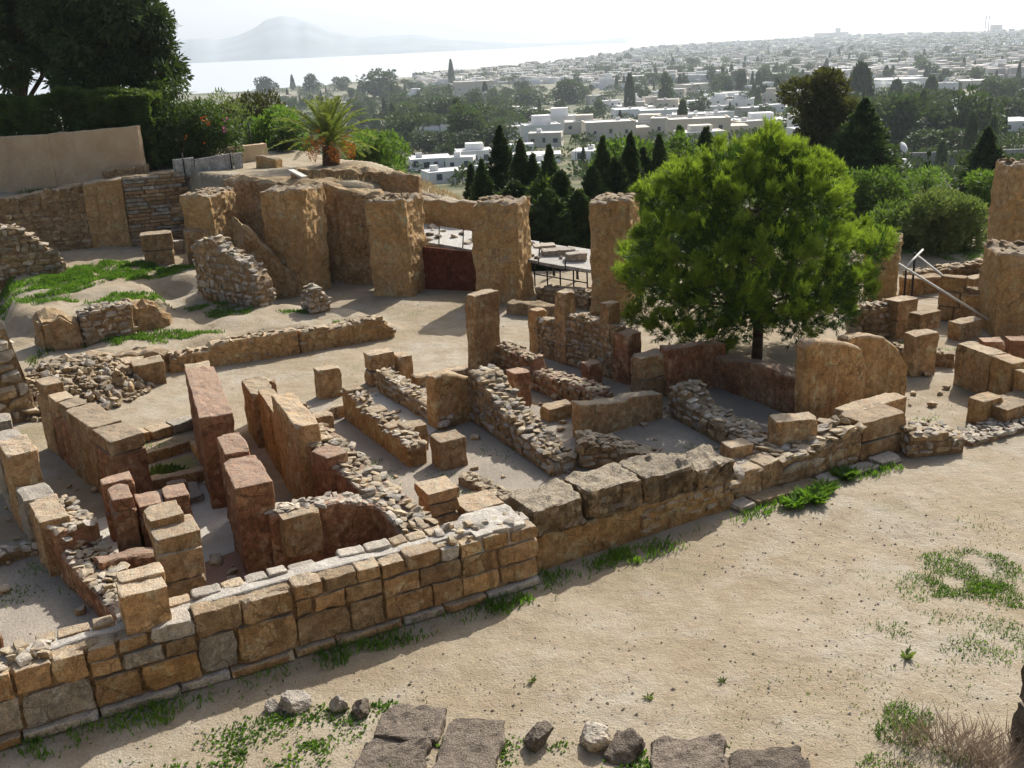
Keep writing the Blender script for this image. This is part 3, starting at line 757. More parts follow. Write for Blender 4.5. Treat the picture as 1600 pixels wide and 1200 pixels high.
# ------------------------------------------------------------------ right edge
slabs('stair_wall', 'thick wall descending in block steps at the right edge', [(1486, 600), (1620, 655)], .6, [(0, .42, 545, 'sandstone'), (.43, .68, 562, 'orange_plaster'), (.69, 1, 585, 'orange_plaster')], 'orange_plaster', cap=.25)
slabs('stair_wall', 'farther stepped block wall behind the descending wall at the right edge', [(1530, 590), (1660, 590)], .6, [(0, .3, 534), (.31, .6, 532), (.61, 1, 520)], 'red_stone', cap=.3)
lone_block('post_block', 'upright reddish post block beside the street, right edge', 1535, 668, 1566, 628, .5, mat='orange_plaster')
lone_block('rough_block', 'wide pitted block beside the reddish post, right edge', 1570, 672, 1640, 640, .8, mat='sandstone')
rubble_wall('low_rubble_strip', 'low strip of rubble beside the street at the right edge', [(1520, 700), (1640, 664)], .8, [(0, 692), (1, 652)], size=.18, face=True, mat='white_rubble')
slabs('small_pillar', 'short square pillar on a stone base beyond the plaster panels', [(1424, 590), (1462, 584)], .5, [(0, 1, 522, 'sandstone')], 'sandstone', cat='pillar')
rubble_wall('low_wall', 'low ruined wall either side of the short square pillar', [(1392, 568), (1490, 575)], .4, [(0, 542), (.4, 548), (1, 555)], size=.18)
lone_block('small_pillar', 'grey block pillar beyond the pine, left of a pair', 1398, 532, 1432, 472, .6, n=2, cat='pillar')
lone_block('small_pillar', 'grey block pillar beyond the pine, right of a pair', 1434, 548, 1468, 492, .5, n=2, cat='pillar')
rubble_wall('back_rubble_wall', 'rubble wall running behind the pine to the grey pillar', [(1330, 532), (1400, 528)], .5, [(0, 480), (1, 474)], size=.2, alt='white_rubble')
lone_block('dark_block', 'dark square block in the sunlit yard near the right edge', 1499, 534, 1534, 506, .5, mat='sandstone')
w = Wall([(1462, 500), (1556, 512)], .5, [(0, 436), (.4, 432), (.42, 445), (.8, 455), (1, 450)])
root = w.root('ashlar_wall', 'orange squared-block wall behind the leaning poles', 'wall')
obj('core', w.mesh('core_fill', inset=.1, drop=.1), (0, 0, 0), (0, 0, 0), root)
ashlar(w, root, [.5, .5, .5], (.5, .9), .45, ('orange_plaster', 'sandstone'))
lone_block('square_pier', 'squared pier beside the orange block wall', 1519, 470, 1548, 436, .5, mat='sandstone', cat='pier')
rubble_wall('far_low_wall', 'farthest low wall before the bushes on the right', [(1420, 452), (1560, 440)], .5, [(0, 426), (.5, 418), (1, 405)], size=.25, face=True, core='core_fill')
plaster_wall('far_low_wall', 'low wall with pale flat top near the leaning poles', [(1418, 462), (1475, 455)], .6, [(0, 436), (1, 432)], 'orange_plaster')

# ------------------------------------------------------------------ floors of the rooms
for nm, pts, mt, z in (('gravel_floor', [(560, 720), (640, 700), (735, 660), (860, 745), (800, 800), (660, 830)], 'gravel', .02),
                       ('gravel_floor', [(740, 655), (900, 620), (1040, 650), (1200, 735), (1080, 760), (900, 760)], 'gravel', .016),
                       ('plaster_floor', [(560, 625), (600, 608), (690, 668), (640, 700)], 'slab_floor', .024),
                       ('slab_floor', [(130, 820), (230, 785), (340, 750), (420, 800), (330, 905), (170, 935)], 'slab_floor', .012),
                       ('red_floor', [(320, 880), (400, 850), (640, 880), (560, 935), (330, 970)], 'red_floor', .02),
                       ('gravel_floor', [(-60, 860), (60, 840), (180, 990), (30, 1060), (-80, 1080)], 'gravel', .012),
                       ('gravel_floor', [(195, 720), (300, 690), (340, 750), (215, 790)], 'gravel', .018),
                       ('yard_floor', [(440, 640), (500, 625), (560, 640), (620, 700), (560, 740)], 'gravel', .028),
                       ('dark_floor', [(1050, 630), (1130, 605), (1260, 665), (1200, 730)], 'gravel', .03),
                       ('basin_floor', [(214, 740), (298, 712), (330, 750), (216, 775)], 'turf_soil', .05),
                       ('gravel_floor', [(780, 590), (850, 560), (1000, 615), (910, 640)], 'gravel', .022)):
    sheet(nm, pts, mt, z)

# ------------------------------------------------------------------ the great piers
def pier(label, x0, yb, x1, yt, depth, deg=-20, z0=0.0, mat='pier_plaster', group=None, taper=0.0):
    a = P(x0, yb, z0)[:2]; an = math.radians(deg); d = np.array([math.cos(an), math.sin(an)])
    lo, hi = .1, 8.0
    for _ in range(40):
        m = (lo + hi) / 2
        if proj((*(a + d * m), z0))[0] < x1: lo = m
        else: hi = m
    zt = ztop(a, yt)
    w = Wall([a, a + d * lo], depth, [(0, zt), (1, zt + random.uniform(-.05, .1))], z0, True)
    me = w.mesh(mat, rough=.075, step=.11, r=.06, raggy=.10, fine=.045, seed=int(x0), sink=.3)
    v = np.empty(len(me.vertices) * 3, np.float32); me.vertices.foreach_get('co', v); v = v.reshape(-1, 3)
    k = (v[:, 2] - z0) / (zt - z0); c = w.mid
    v[:, :2] = c + (v[:, :2] - c) * (1 - taper * (1 - k))[:, None]
    me.vertices.foreach_set('co', v.ravel()); me.update()
    root = thing('masonry_pier', label, 'pier', (w.mid[0], w.mid[1], z0), group)
    obj('shaft', me, (0, 0, 0), (0, 0, 0), root)
    for i in range(26):          # loose crumbling rubble of its top
        q = w.at(random.uniform(.05, .95), random.uniform(.05, .95)); s = random.uniform(.06, .15)
        place_stone('rubble_stone', (q[0], q[1], zt + s * .1), (s * 1.3, s, s * .6), random.uniform(0, 6), 'core_fill', root)
    return root
pier('broad rammed pier in the left corner by the layered wall', 297, 420, 342, 306, 1.9, z0=.8)
pier('tall pier with steep earth bank against its left side', 424, 462, 488, 300, 1.8, taper=.04)
pier('tall pier left of the dark red opening', 583, 463, 642, 314, 1.8, taper=-.0)
pier('tall pier right of the dark red opening', 744, 473, 813, 318, 1.6, taper=-.03)
pier('tall pier partly hidden by the left side of the pine', 924, 494, 986, 315, 1.6, taper=-.03)
pier('pier widening to its top right of the pine', 1345, 478, 1402, 376, 1.5, taper=.14)
pier('nearer thick pier at the right edge, lower than the one behind', 1550, 528, 1640, 398, 2.0, deg=-10)
pier('tallest pier behind at the right edge', 1556, 462, 1640, 258, 1.8, deg=-10, taper=-.1)

def wwall(name, label, a, b, th, tops, mat, cat='wall', z0=0.0, **k):
    w = Wall([a, b], th, tops, z0, True)
    return tag(obj(name, w.mesh(mat, **k)), label, cat)
wwall('earth_scarp', 'high earth scarp behind the piers under the dry terrace, left stretch', (-12.6, 46.3), (-7, 42.7), 1.3, [(0, 4.2), (1, 4.15)], 'earth_bank', 'earth bank', rough=.14, raggy=.1, r=.2, step=.25)
wwall('earth_scarp', 'plastered scarp face between the first and second tall piers', (-7.0, 42.7), (-4.9, 42.6), 1.3, [(0, 4.1), (1, 3.7)], 'earth_bank', 'earth bank', rough=.10, raggy=.1, r=.2, step=.25)
wwall('shelter_back_wall', 'plain plaster wall behind the shelter roof between two piers', (-5.0, 45.2), (-1.0, 44.2), .6, [(0, 3.3), (.6, 3.0), (1, 2.9)], 'pier_plaster', rough=.06, raggy=.06)
w = Wall([(398, 474), (484, 462)], 2.6, [(0, 352), (.4, 395), (1, 452)])
tag(obj('earth_bank', w.mesh('earth_bank', rough=.12, raggy=.1, r=.15)), 'steep bank of bare earth leaning on the left tall pier', 'earth bank')

# shelter roof with its rust-red screen and railing
fl, fr, br, bl = P(650, 380, 1.75), P(926, 428, 1.15), P(930, 396, 1.35), P(650, 352, 2.0)
root = thing('shelter', 'low shelter with pale concrete slab roof between the piers', 'shelter', ((fl[0] + fr[0]) / 2, (fl[1] + fr[1]) / 2, 0))
n = 7
for i in range(n):
    f0, f1 = i / n + .004, (i + 1) / n - .004
    q = [fl + (fr - fl) * f0, fl + (fr - fl) * f1, bl + (br - bl) * f1, bl + (br - bl) * f0]
    dz = random.uniform(-.03, .03)
    v = [tuple(a + np.array([0, 0, dz])) for a in q] + [tuple(a + np.array([0, 0, dz + .12])) for a in q]
    obj('roof_slab', mesh_np('roof_slab', v, [(3, 2, 1, 0), (4, 5, 6, 7), (0, 1, 5, 4), (1, 2, 6, 5), (2, 3, 7, 6), (3, 0, 4, 7)], 'concrete'), (0, 0, 0), (0, 0, 0), root)
for i in range(34):
    f, g = random.uniform(.05, .95), random.uniform(.1, .9)
    a = (fl + (fr - fl) * f) * (1 - g) + (bl + (br - bl) * f) * g; s = random.uniform(.06, .16)
    place_stone('roof_stone', (a[0], a[1], a[2] + .13 + s * .3), (s * 1.4, s, s * .6), random.uniform(0, 6), random.choice(('white_rubble', 'dark_rock')), root)
for x, y, l in ((850, 385, .9), (872, 392, 1.3), (900, 398, .8)):
    a = P(x, y, 1.6); place_block('roof_block', (a[0], a[1], 1.55), (l, .6, .28), .1, 'pale_stone', root)
wa = Wall([P(660, 452)[:2], P(748, 455)[:2]], .12, [(0, 1.76), (1, 1.58)], 0, True)
obj('rust_screen', wa.mesh('rust_panel', rough=.004, fine=0, smooth=True, raggy=0, r=.02), (0, 0, 0), (0, 0, 0), root)
for x, y in ((600, 458), (868, 440), (905, 446)):
    a = P(x, y); place_block('post', (a[0], a[1] + 1.0, .6), (.14, .14, 1.2), 0, 'iron', root)
def tube(p0, p1, r0, r1=None, n=8):
    p0, p1 = np.array(p0, float), np.array(p1, float); r1 = r0 if r1 is None else r1
    d = p1 - p0; d /= np.linalg.norm(d); a = np.cross(d, [0, 0, 1.0])
    if np.linalg.norm(a) < .01: a = np.array([1.0, 0, 0])
    a /= np.linalg.norm(a); b = np.cross(d, a); v = []; f = []
    for k in range(n):
        t = 2 * math.pi * k / n; o = a * math.cos(t) + b * math.sin(t)
        v += [p0 + o * r0, p1 + o * r1]
    v += [p0, p1]
    for k in range(n):
        m = (k + 1) % n
        f += [(2 * k, 2 * m, 2 * m + 1), (2 * k, 2 * m + 1, 2 * k + 1), (2 * m, 2 * k, 2 * n), (2 * k + 1, 2 * m + 1, 2 * n + 1)]
    return np.array(v), np.array(f)
def join(parts):
    v = []; f = []; n = 0
    for a, b in parts: v.append(a); f.append(np.asarray(b) + n); n += len(a)
    return np.concatenate(v), np.concatenate(f)
def tubes(name, segs, mat, parent=None, smooth=True):
    v, f = join([tube(*s) for s in segs]); return obj(name, mesh_np(name, v, f, mat, smooth), (0, 0, 0), (0, 0, 0), parent)
a = P(836, 447); b = P(918, 462)
root = thing('railing', 'black iron railing in front of the shelter', 'railing', tuple((a + b) / 2))
for i in range(5):
    q = a + (b - a) * i / 4; tubes('post', [((q[0], q[1], 0), (q[0], q[1], .95), .03)], 'iron', root)
for z in (.5, .92): tubes('rail', [((a[0], a[1], z), (b[0], b[1], z), .025)], 'iron', root)
rubble_wall('shelter_rubble', 'low rubble ledge below the black railing', [(838, 470), (918, 484)], .8, [(0, 452), (1, 458)], size=.22)
plaster_wall('lane_ledge', 'low ledge joining the monolith and the pillared wall', [(790, 492), (870, 500)], .5, [(0, 472), (1, 480)], 'core_fill')

# leaning poles
root = thing('pole_prop', 'pair of pale poles leaning on a dark post as a prop near the right edge', 'prop', tuple(P(1437, 490)))
def zp(x, y, Y):      # a point seen at this place, Y metres ahead
    d = ray(x, y); return _C + d * (Y / d[1])
tubes('pole', [(zp(1404, 412, 33.5), zp(1562, 510, 31.0), .04)], 'pole_paint', root)
tubes('pole', [(zp(1434, 400, 35.0), zp(1545, 487, 33.0), .04)], 'pole_paint', root)
tubes('cross_bar', [(zp(1415, 418, 33.6), zp(1442, 390, 34.9), .035)], 'pole_paint', root)
tubes('post', [((*zp(1430, 395, 34.8)[:2], zp(1430, 395, 34.8)[2]), (*zp(1430, 395, 34.8)[:2], 0), .04)], 'iron', root)
tubes('post', [((*zp(1416, 420, 33.7)[:2], zp(1416, 418, 33.7)[2]), (*zp(1416, 420, 33.7)[:2], 0), .035)], 'iron', root)
tubes('wire', [(zp(1430, 462, 34.6), zp(1536, 474, 33.0), .015)], 'iron', root)

# ------------------------------------------------------------------ terrace on the left
RL0, RL1 = np.array((-22.9, 46.9)), np.array((-15.0, 49.5))
def rl(px, z=2.5):
    lo, hi = -1.5, 1.6
    for _ in range(50):
        m = (lo + hi) / 2
        if proj((*(RL0 + (RL1 - RL0) * m), z))[0] < px: lo = m
        else: hi = m
    return RL0 + (RL1 - RL0) * lo
nrm = np.array([RL1[1] - RL0[1], -(RL1[0] - RL0[0])]); nrm /= np.linalg.norm(nrm)
pa, pb, pc, pd = [rl(x) + nrm * .35 for x in (-70, 137, 199, 292)]
w = Wall([pa, pb], .9, [(0, 3.4), (1, 4.05)], .7, True)
root = w.root('retaining_wall', 'high rubble retaining wall with dark joints under the pink garden wall', 'wall')
obj('core', w.mesh('core_fill', rough=.05), (0, 0, 0), (0, 0, 0), root); rubble(w, root, 'rubble', .27, True, False, 300, alt='core_fill', proud=.02)
wwall('plaster_buttress', 'smooth tan plaster panel between rubble and layered retaining walls', tuple(pb + nrm * .08), tuple(pc + nrm * .08), 1.0, [(0, 4.05), (1, 4.2)], 'pier_plaster', z0=.7, rough=.03, raggy=.05)
w = Wall([pc, pd], .9, [(0, 4.2), (1, 4.3)], .7, True)
root = w.root('layered_wall', 'retaining wall of thin level stone courses beside the corner pier', 'wall')
obj('core', w.mesh('core_fill', rough=.02), (0, 0, 0), (0, 0, 0), root)
z = .75; k = 0
while z < 4.15:
    h = random.uniform(.13, .2); u = 0
    while u < w.L - .2:
        sw = random.uniform(.5, 1.1); q = w.at(min(1, (u + sw / 2) / w.L), 0) - w.nr * .0
        place_block('course_stone', (q[0], q[1], z + h / 2), (min(sw, w.L - u) - .015, .22, h - .015), w.ang, random.choice(('pale_stone', 'rubble', 'core_fill', 'sandstone')), root, .006, seed=k % 2)
        u += sw; k += 1
    z += h
a, b = rl(272, 4.2) + nrm * .1, np.array((-12.4, 50.2))
w = Wall([a, b], .12, [(0, 4.85), (1, 4.95)], 4.15, True)
root = w.root('concrete_barrier', 'pale concrete board barrier on top of the layered wall', 'barrier')
for f0, f1 in ((0, .3), (.31, .86), (.87, 1)):
    q = Wall([w.at(f0, 0), w.at(f1, 0)], .12, [(0, w.top(f0) - random.uniform(0, .12)), (1, w.top(f1))], 4.2, True)
    obj('board', q.mesh('concrete', rough=.004, fine=0, smooth=True, raggy=.01, r=.015), (0, 0, 0), (0, 0, 0), root)
for f in (.15, .83):
    q = w.at(f, -.3); tubes('stake', [((q[0], q[1], 4.0), (q[0], q[1], 5.1), .025)], 'iron', root)
# pink garden wall
Cn, Re = P(74, 298, 3.6)[:2], P(212, 281, 4.0)[:2]
tc, tr = ztop(Cn, 216), ztop(Re, 203)
Cn = Cn + nrm * -.9 * 0; off = (Re - Cn) / np.linalg.norm(Re - Cn); back = np.array([-off[1], off[0]])
wwall('garden_wall', 'smooth pink rendered garden wall below the dark hedge', tuple(Cn + back * .9), tuple(Re + back * .9), .35, [(0, tc + .12), (1, tr + .1)], 'pink_render', z0=3.6, rough=.01, raggy=.01, r=.03, sink=1.0)
wwall('garden_wall', 'pink garden wall return running off at the left edge', tuple(Cn + back * .9 + np.array([-6, 1.4])), tuple(Cn + back * .9), .35, [(0, tc - .05), (1, tc + .1)], 'pink_render', z0=3.6, rough=.01, raggy=.01, r=.03, sink=1.0)
wwall('garden_wall', 'low far stretch of pink wall beyond the climbing flowers', (-13.6, 52.4), (-12.0, 54.0), .35, [(0, 5.0), (1, 5.0)], 'pink_render', z0=4.0, rough=.01, raggy=.01, r=.03, sink=1.0)
a = P(200, 280, 4.2)
wwall('ledge_block', 'low rough masonry block on the ledge under the pink wall', tuple(P(170, 284, 4.0)[:2]), tuple(P(236, 276, 4.0)[:2]), .7, [(0, 4.5), (1, 4.55)], 'core_fill', 'stone block', z0=4.1)
wwall('terrace_edge_wall', 'low eroded wall along the dry terrace by the palm', tuple(P(400, 262, 4.2)[:2]), tuple(P(432, 262, 4.2)[:2]), .6, [(0, 4.75), (1, 4.6)], 'pier_plaster', z0=4.0)
wwall('terrace_edge_wall', 'dark eroded bank in front of the palm on the dry terrace', tuple(P(455, 284, 4.1)[:2]), tuple(P(655, 290, 3.8)[:2]), .8, [(0, 4.5), (.3, 4.6), (1, 4.2)], 'earth_bank', z0=3.6, rough=.12, raggy=.1)
a = P(450, 275, 4.3); b = P(487, 284, 4.3)
tag(obj('plank', mesh_np('plank', *lat(*[np.array([-.5, .5])] * 3), 'pole_paint'), tuple((a + b) / 2 + np.array([0, -.3, .25])), (0, .1, math.atan2(b[1] - a[1], b[0] - a[0])), None, (1.6, .25, .08)), 'pale timber plank lying on the dry terrace by the palm', 'plank')

# ruins on the green terrace
rubble_wall('ruined_wall', 'ragged white-stone rubble ruin beside the corner pier', [(312, 470), (408, 486)], .7, [(0, 380), (.35, 372), (.5, 392), (.8, 410), (1, 440)], size=.27, mat='white_rubble', alt='rubble', z0=.3, limit=300)
lone_block('ruin_pier', 'squared block pier set in the ragged white-stone ruin', 300, 432, 350, 362, .7, n=2, cat='pier', z0=.6)
lone_block('stone_chest', 'large stone chest of blocks with a heavy lid on the green terrace', 226, 418, 275, 368, 1.0, n=2, cat='stone chest', z0=1.0, ang=.3)
lone_block('stone_slab', 'slanting slab between the stone chest and the pier', 268, 402, 292, 378, .5, z0=1.0, mat='pale_stone')
rubble_wall('low_wall', 'lower rubble wall on the far left of the green terrace', [(-60, 452), (108, 428)], .9, [(0, 352), (.6, 356), (.8, 378), (1, 418)], z0=.95, size=.3, alt='white_rubble', limit=300)
rubble_wall('ruined_wall', 'coarse white rubble wall end at the left edge', [(-90, 690), (58, 652)], 1.1, [(0, 370), (.61, 400), (.75, 450), (.88, 530), (1, 615)], size=.33, mat='white_rubble', alt='rubble', limit=300, proud=.08)
rubble_wall('terrace_facing', 'patch of white rubble facing on the green terrace bank', [(136, 540), (214, 526)], .7, [(0, 492), (.3, 480), (1, 476)], z0=.4, size=.22, mat='white_rubble', alt='rubble')
rubble_wall('low_terrace_wall', 'low plastered rubble wall along the back lane under the green terrace', [(268, 584), (470, 552)], .55, [(0, 556), (.3, 545), (.32, 538), (.7, 524), (1, 515)], core='orange_plaster', size=.22, proud=-.03, limit=180, dens=.5)
rubble_wall('low_terrace_wall', 'cracked right end of the low wall along the back lane', [(472, 552), (618, 526)], .6, [(0, 517), (.4, 512), (.7, 500), (.85, 497), (1, 516)], core='orange_plaster', size=.22, proud=-.02, limit=180, dens=.6)
plaster_wall('low_terrace_wall', 'left end of the low lane wall above the stone heap', [(130, 580), (262, 582)], .5, [(0, 556), (1, 552)], 'orange_plaster', rough=.08, raggy=.09)
rubble_wall('rubble_stump', 'small crumbling stump of rubble on the lane edge', [(487, 494), (518, 488)], .8, [(0, 462), (.4, 447), (1, 468)], z0=.35, size=.22, mat='white_rubble')
def heap(name, label, cat, cx, cy, rx, ry, hgt, n, size, mats):
    c = P(cx, cy)[:2]
    root = thing(name, label, cat, (c[0], c[1], 0))
    v, f = lat(np.linspace(-1, 1, 9), np.linspace(-1, 1, 9), [0, 1]); rr = np.minimum(1, np.hypot(v[:, 0], v[:, 1]))
    v = np.stack([c[0] + v[:, 0] * rx, c[1] + v[:, 1] * ry, np.where(v[:, 2] > 0, -.1 + hgt * (1 - rr ** 2) + .05, -.2)], 1); obj('earth_core', mesh_np('earth_core', v, f, 'core_fill', True), (0, 0, 0), (0, 0, 0), root)
    for i in range(n):
        r, t = math.sqrt(random.random()), random.uniform(0, 6.283)
        x, y = c[0] + rx * r * math.cos(t), c[1] + ry * r * math.sin(t)
        z = hgt * (1 - r * r) + random.uniform(-.05, .03); s = size * random.uniform(.6, 1.3)
        place_stone('stone', (x, y, max(z, s * .2)), (s * 1.15, s, s * .8), t, random.choice(mats), root, .6)
    q = np.random.RandomState(4); vs_, fs_ = [], []
    for i in range(700):         # the small stuff between the larger stones
        me = stone_mesh('rubble', i % 12); k = len(me.vertices); vv = np.empty(k * 3, np.float32); me.vertices.foreach_get('co', vv); vv = vv.reshape(-1, 3)
        ff = np.empty(len(me.polygons) * 4, np.int32); me.polygons.foreach_get('vertices', ff)
        r, t = math.sqrt(q.rand()) * 1.08, q.rand() * 6.283; s = size * q.uniform(.3, .7)
        vs_.append(vv * s * np.array([1.2, 1, .8]) + np.array([c[0] + rx * r * math.cos(t), c[1] + ry * r * math.sin(t), max(.02, hgt * (1 - r * r)) + .02])); fs_.append(ff.reshape(-1, 4))
    tag(obj('small_stones', mesh_np('small_stones', *join(list(zip(vs_, fs_))), 'rubble'), (0, 0, 0), (0, 0, 0), root), kind='stuff')
    return root
heap('stone_heap', 'large heap of loose fist-sized stones above the back lane', 'stone heap', 118, 612, 2.2, 2.3, .95, 300, .125, ('rubble', 'white_rubble', 'rubble'))
lone_block('fallen_slab', 'long fallen slab before the stone heap, left of two', 182, 596, 222, 568, .7, mat='sandstone', ang=.1)
lone_block('fallen_slab', 'fallen broad slab on the lane edge, right of two', 214, 606, 262, 572, .8, mat='sandstone', ang=.45)

# ------------------------------------------------------------------ foreground stones
def fore(name, label, pts, h, cat='paving slab', mat='dark_rock', z0=0.0):
    q = [P(x, y, z0 + h)[:2] for x, y in pts]; c = np.mean(q, 0)
    q = np.array(q); e0 = q[1] - q[0]; ang = math.atan2(e0[1], e0[0])
    lx = (np.linalg.norm(q[1] - q[0]) + np.linalg.norm(q[2] - q[3])) / 2; ly = (np.linalg.norm(q[3] - q[0]) + np.linalg.norm(q[2] - q[1])) / 2
    o = place_block(name, (c[0], c[1], z0 + h / 2 - .06), (lx, ly, h + .12), ang, mat, None, .01, seed=0, r=.07, amp=.06, step=.08)
    return tag(o, label, cat)
fore('paving_slab', 'dark pitted paving slab, farthest of three in the foreground', [(578, 1146), (676, 1154), (706, 1104), (606, 1094)], .09)
fore('paving_slab', 'dark pitted paving slab with white specks, right of three in the foreground', [(655, 1225), (762, 1232), (798, 1128), (712, 1112)], .10)
fore('paving_slab', 'dark pitted paving slab cut by the bottom edge, left of three', [(520, 1232), (640, 1236), (682, 1160), (585, 1150)], .09)
fore('paving_slab', 'low worn slab at the bottom edge right of the rocks', [(1005, 1228), (1135, 1232), (1140, 1152), (1025, 1146)], .08)
fore('paving_slab', 'broken end of the low worn slab at the bottom edge', [(1138, 1234), (1268, 1228), (1265, 1172), (1143, 1160)], .08)
for i, (x, y, wd, ht, lab, mt) in enumerate((
        (462, 1105, .30, .22, 'pale rounded rock in the foreground grass, left group', 'pale_stone'), (530, 1108, .18, .22, 'upright pale rock between two foreground rocks', 'pale_stone'),
        (566, 1112, .22, .22, 'dark small rock beside the farthest paving slab', 'dark_rock'), (842, 1158, .27, .26, 'dark rounded rock on the street edge beyond the paving slabs', 'dark_rock'),
        (930, 1160, .30, .26, 'dark rock with a white top on the street edge', 'white_rubble'), (975, 1172, .36, .24, 'wide dark rock, rightmost of the street-edge rocks', 'dark_rock'),
        (425, 1108, .16, .14, 'small flat pale rock at the left of the foreground group', 'pale_stone'))):
    a = P(x, y); tag(obj('rock', rock_mesh(mt, i), (a[0], a[1], ht * .25), (random.uniform(-.2, .2), random.uniform(-.2, .2), random.uniform(0, 3)), None, (wd * .85, wd * .65, ht * .8)), lab, 'rock')
a = P(1592, 1170)
root = thing('dark_stone_post', 'dark upright stone post cut by the right edge in the foreground', 'stone post', (a[0] + .35, a[1], 0))
for z, h, s in ((0, .7, 1.08), (.7, .72, 1.0)):
    place_block('block', (a[0] + .38, a[1], z + h / 2), (.75 * s, .6 * s, h), .3, 'dark_rock', root, .02, r=.08, amp=.06, step=.09)

plaster_wall('earth_lump', 'rounded lump of bare earth on the green terrace front, left', [(70, 560), (138, 548)], 1.2, [(0, 505), (.5, 492), (1, 510)], 'earth_bank', z0=.2, cat='earth bank', rough=.16, raggy=.12, r=.25)
plaster_wall('earth_lump', 'bare earth bank right of the white rubble facing', [(216, 528), (268, 512)], 1.2, [(0, 476), (.6, 470), (1, 492)], 'earth_bank', z0=.3, cat='earth bank', rough=.16, raggy=.12, r=.25)

# ------------------------------------------------------------------ foliage generators
RS = np.random.RandomState(5)
def unit(n, rs=RS):
    v = rs.normal(size=(n, 3)); return v / np.linalg.norm(v, axis=1, keepdims=True)
def tri_leaves(c, d, ln, wd, rs=RS):
    """one slim leaf triangle pair (diamond) per centre c along direction d"""
    n = len(c); s = np.cross(d, unit(n, rs)); s /= np.maximum(np.linalg.norm(s, axis=1, keepdims=True), 1e-6)
    ln = np.broadcast_to(np.asarray(ln, float).reshape(-1, 1), (n, 1)); wd = np.broadcast_to(np.asarray(wd, float).reshape(-1, 1), (n, 1))
    v = np.stack([c, c + d * ln * .5 + s * wd * .5, c + d * ln, c + d * ln * .5 - s * wd * .5], 1).reshape(-1, 3)
    f = np.arange(4 * n).reshape(n, 4); return v, f
def cloud(lobes, per, ln, wd, up=.3, rs=RS, shell=.55):
    """leaves through ellipsoid lobes: lobes = (centre, radii)"""
    C, D = [], []
    for c, r in lobes:
        r = np.asarray(r, float) * np.ones(3)
        n = max(6, int(per * (r[0] * r[1] * r[2]) ** (2 / 3)))
        u = unit(n, rs); k = (shell + (1 - shell) * rs.rand(n, 1)) * (1 + .18 * vn(u * 2.1 + np.asarray(c) % 7, 3))[:, None]
        C.append(np.asarray(c) + u * r * k)
        d = u * .8 + unit(n, rs) * .7 + np.array([0, 0, up]); D.append(d / np.linalg.norm(d, axis=1, keepdims=True))
    c = np.concatenate(C); d = np.concatenate(D); n = len(c)
    return tri_leaves(c, d, ln * (.6 + .8 * rs.rand(n)), wd * (.7 + .6 * rs.rand(n)), rs)
def limbs(name, base, trunk_top, ends, r0, mat, parent):
    segs = []; b = np.array(base, float); t = np.array(trunk_top, float)
    k = 5; pts = [b + (t - b) * i / k + np.array([random.gauss(0, .04), random.gauss(0, .04), 0]) * (0 < i < k) * np.linalg.norm(t - b) * .3 for i in range(k + 1)]
    for i in range(k): segs.append((pts[i], pts[i + 1], r0 * (1 - .45 * i / k), r0 * (1 - .45 * (i + 1) / k)))
    for e in ends:
        s = pts[random.randint(max(1, k // 2), k)]; e = np.array(e, float); m = (s + e) / 2 + np.array([0, 0, -.08 * np.linalg.norm(e - s)])
        segs.append((s, m, r0 * .38, r0 * .25)); segs.append((m, e, r0 * .25, r0 * .08))
    return tubes(name, segs, mat, parent)

# ------------------------------------------------------------------ the pine
pb_ = P(1182, 568); 
root = thing('pine_tree', 'bright green young pine growing among the ruins', 'tree', (pb_[0], pb_[1], 0))
PL = [(1190, 252, 50), (1235, 268, 44), (1145, 268, 45), (1055, 298, 45), (1100, 312, 52), (1175, 318, 60), (1255, 300, 55), (1290, 325, 42), (1010, 398, 38), (1052, 372, 52),
      (1120, 388, 62), (1200, 392, 66), (1275, 385, 56), (1338, 392, 45), (1362, 378, 26), (1012, 440, 40), (1060, 452, 52), (1130, 462, 62), (1215, 466, 62), (1290, 452, 52), (1340, 440, 38), (1000, 490, 30), (1045, 520, 42),
      (1108, 528, 42), (1170, 505, 42), (1245, 508, 42), (1302, 492, 38), (1205, 236, 27), (985, 400, 22), (1078, 285, 30)]
Yd = pb_[1]; lob = []
for x, y, r in PL:
    edge = min(1, math.hypot((x - 1180) / 200, (y - 390) / 180)); dep = (1 - edge ** 2) ** .5 if edge < 1 else 0
    for s in (-1, 1) if dep > .25 else (random.choice((-1, 1)),):
        q = zp(x + random.uniform(-10, 10), y + random.uniform(-8, 8), Yd + s * dep * 2.7 + random.uniform(-.4, .4)); R = r * 25.5 / F
        lob.append((q, (R, R, R * .8)))
inner, tips = ([], []), ([], [])
for c, r in lob:         # shoots: short brushes of needles round a twig pointing out and up
    n = int(160 * (r[0] / .9) ** 2); u = unit(n); k = .25 + .6 * RS.rand(n, 1) ** .7; d = u + np.array([0, 0, .5]) + unit(n) * .5
    inner[0].append(c + u * np.array(r) * k); inner[1].append(d / np.linalg.norm(d, axis=1, keepdims=True))
    nb = max(8, int(20 * (r[0] / .9) ** 2)); bu = unit(nb * 4); bu = bu[bu[:, 2] > -.35][:nb]
    for q in bu:         # outer sprays standing proud of the lobe, coloured as if sunlit
        m = 17; o = c + q * np.array(r) * random.uniform(.75, 1.12); d = q * .8 + np.array([0, 0, .9]) + unit(m) * .55; d /= np.linalg.norm(d, axis=1, keepdims=True)
        tips[0].append(o + unit(m) * .20 * RS.rand(m, 1) + d * .05); tips[1].append(d)
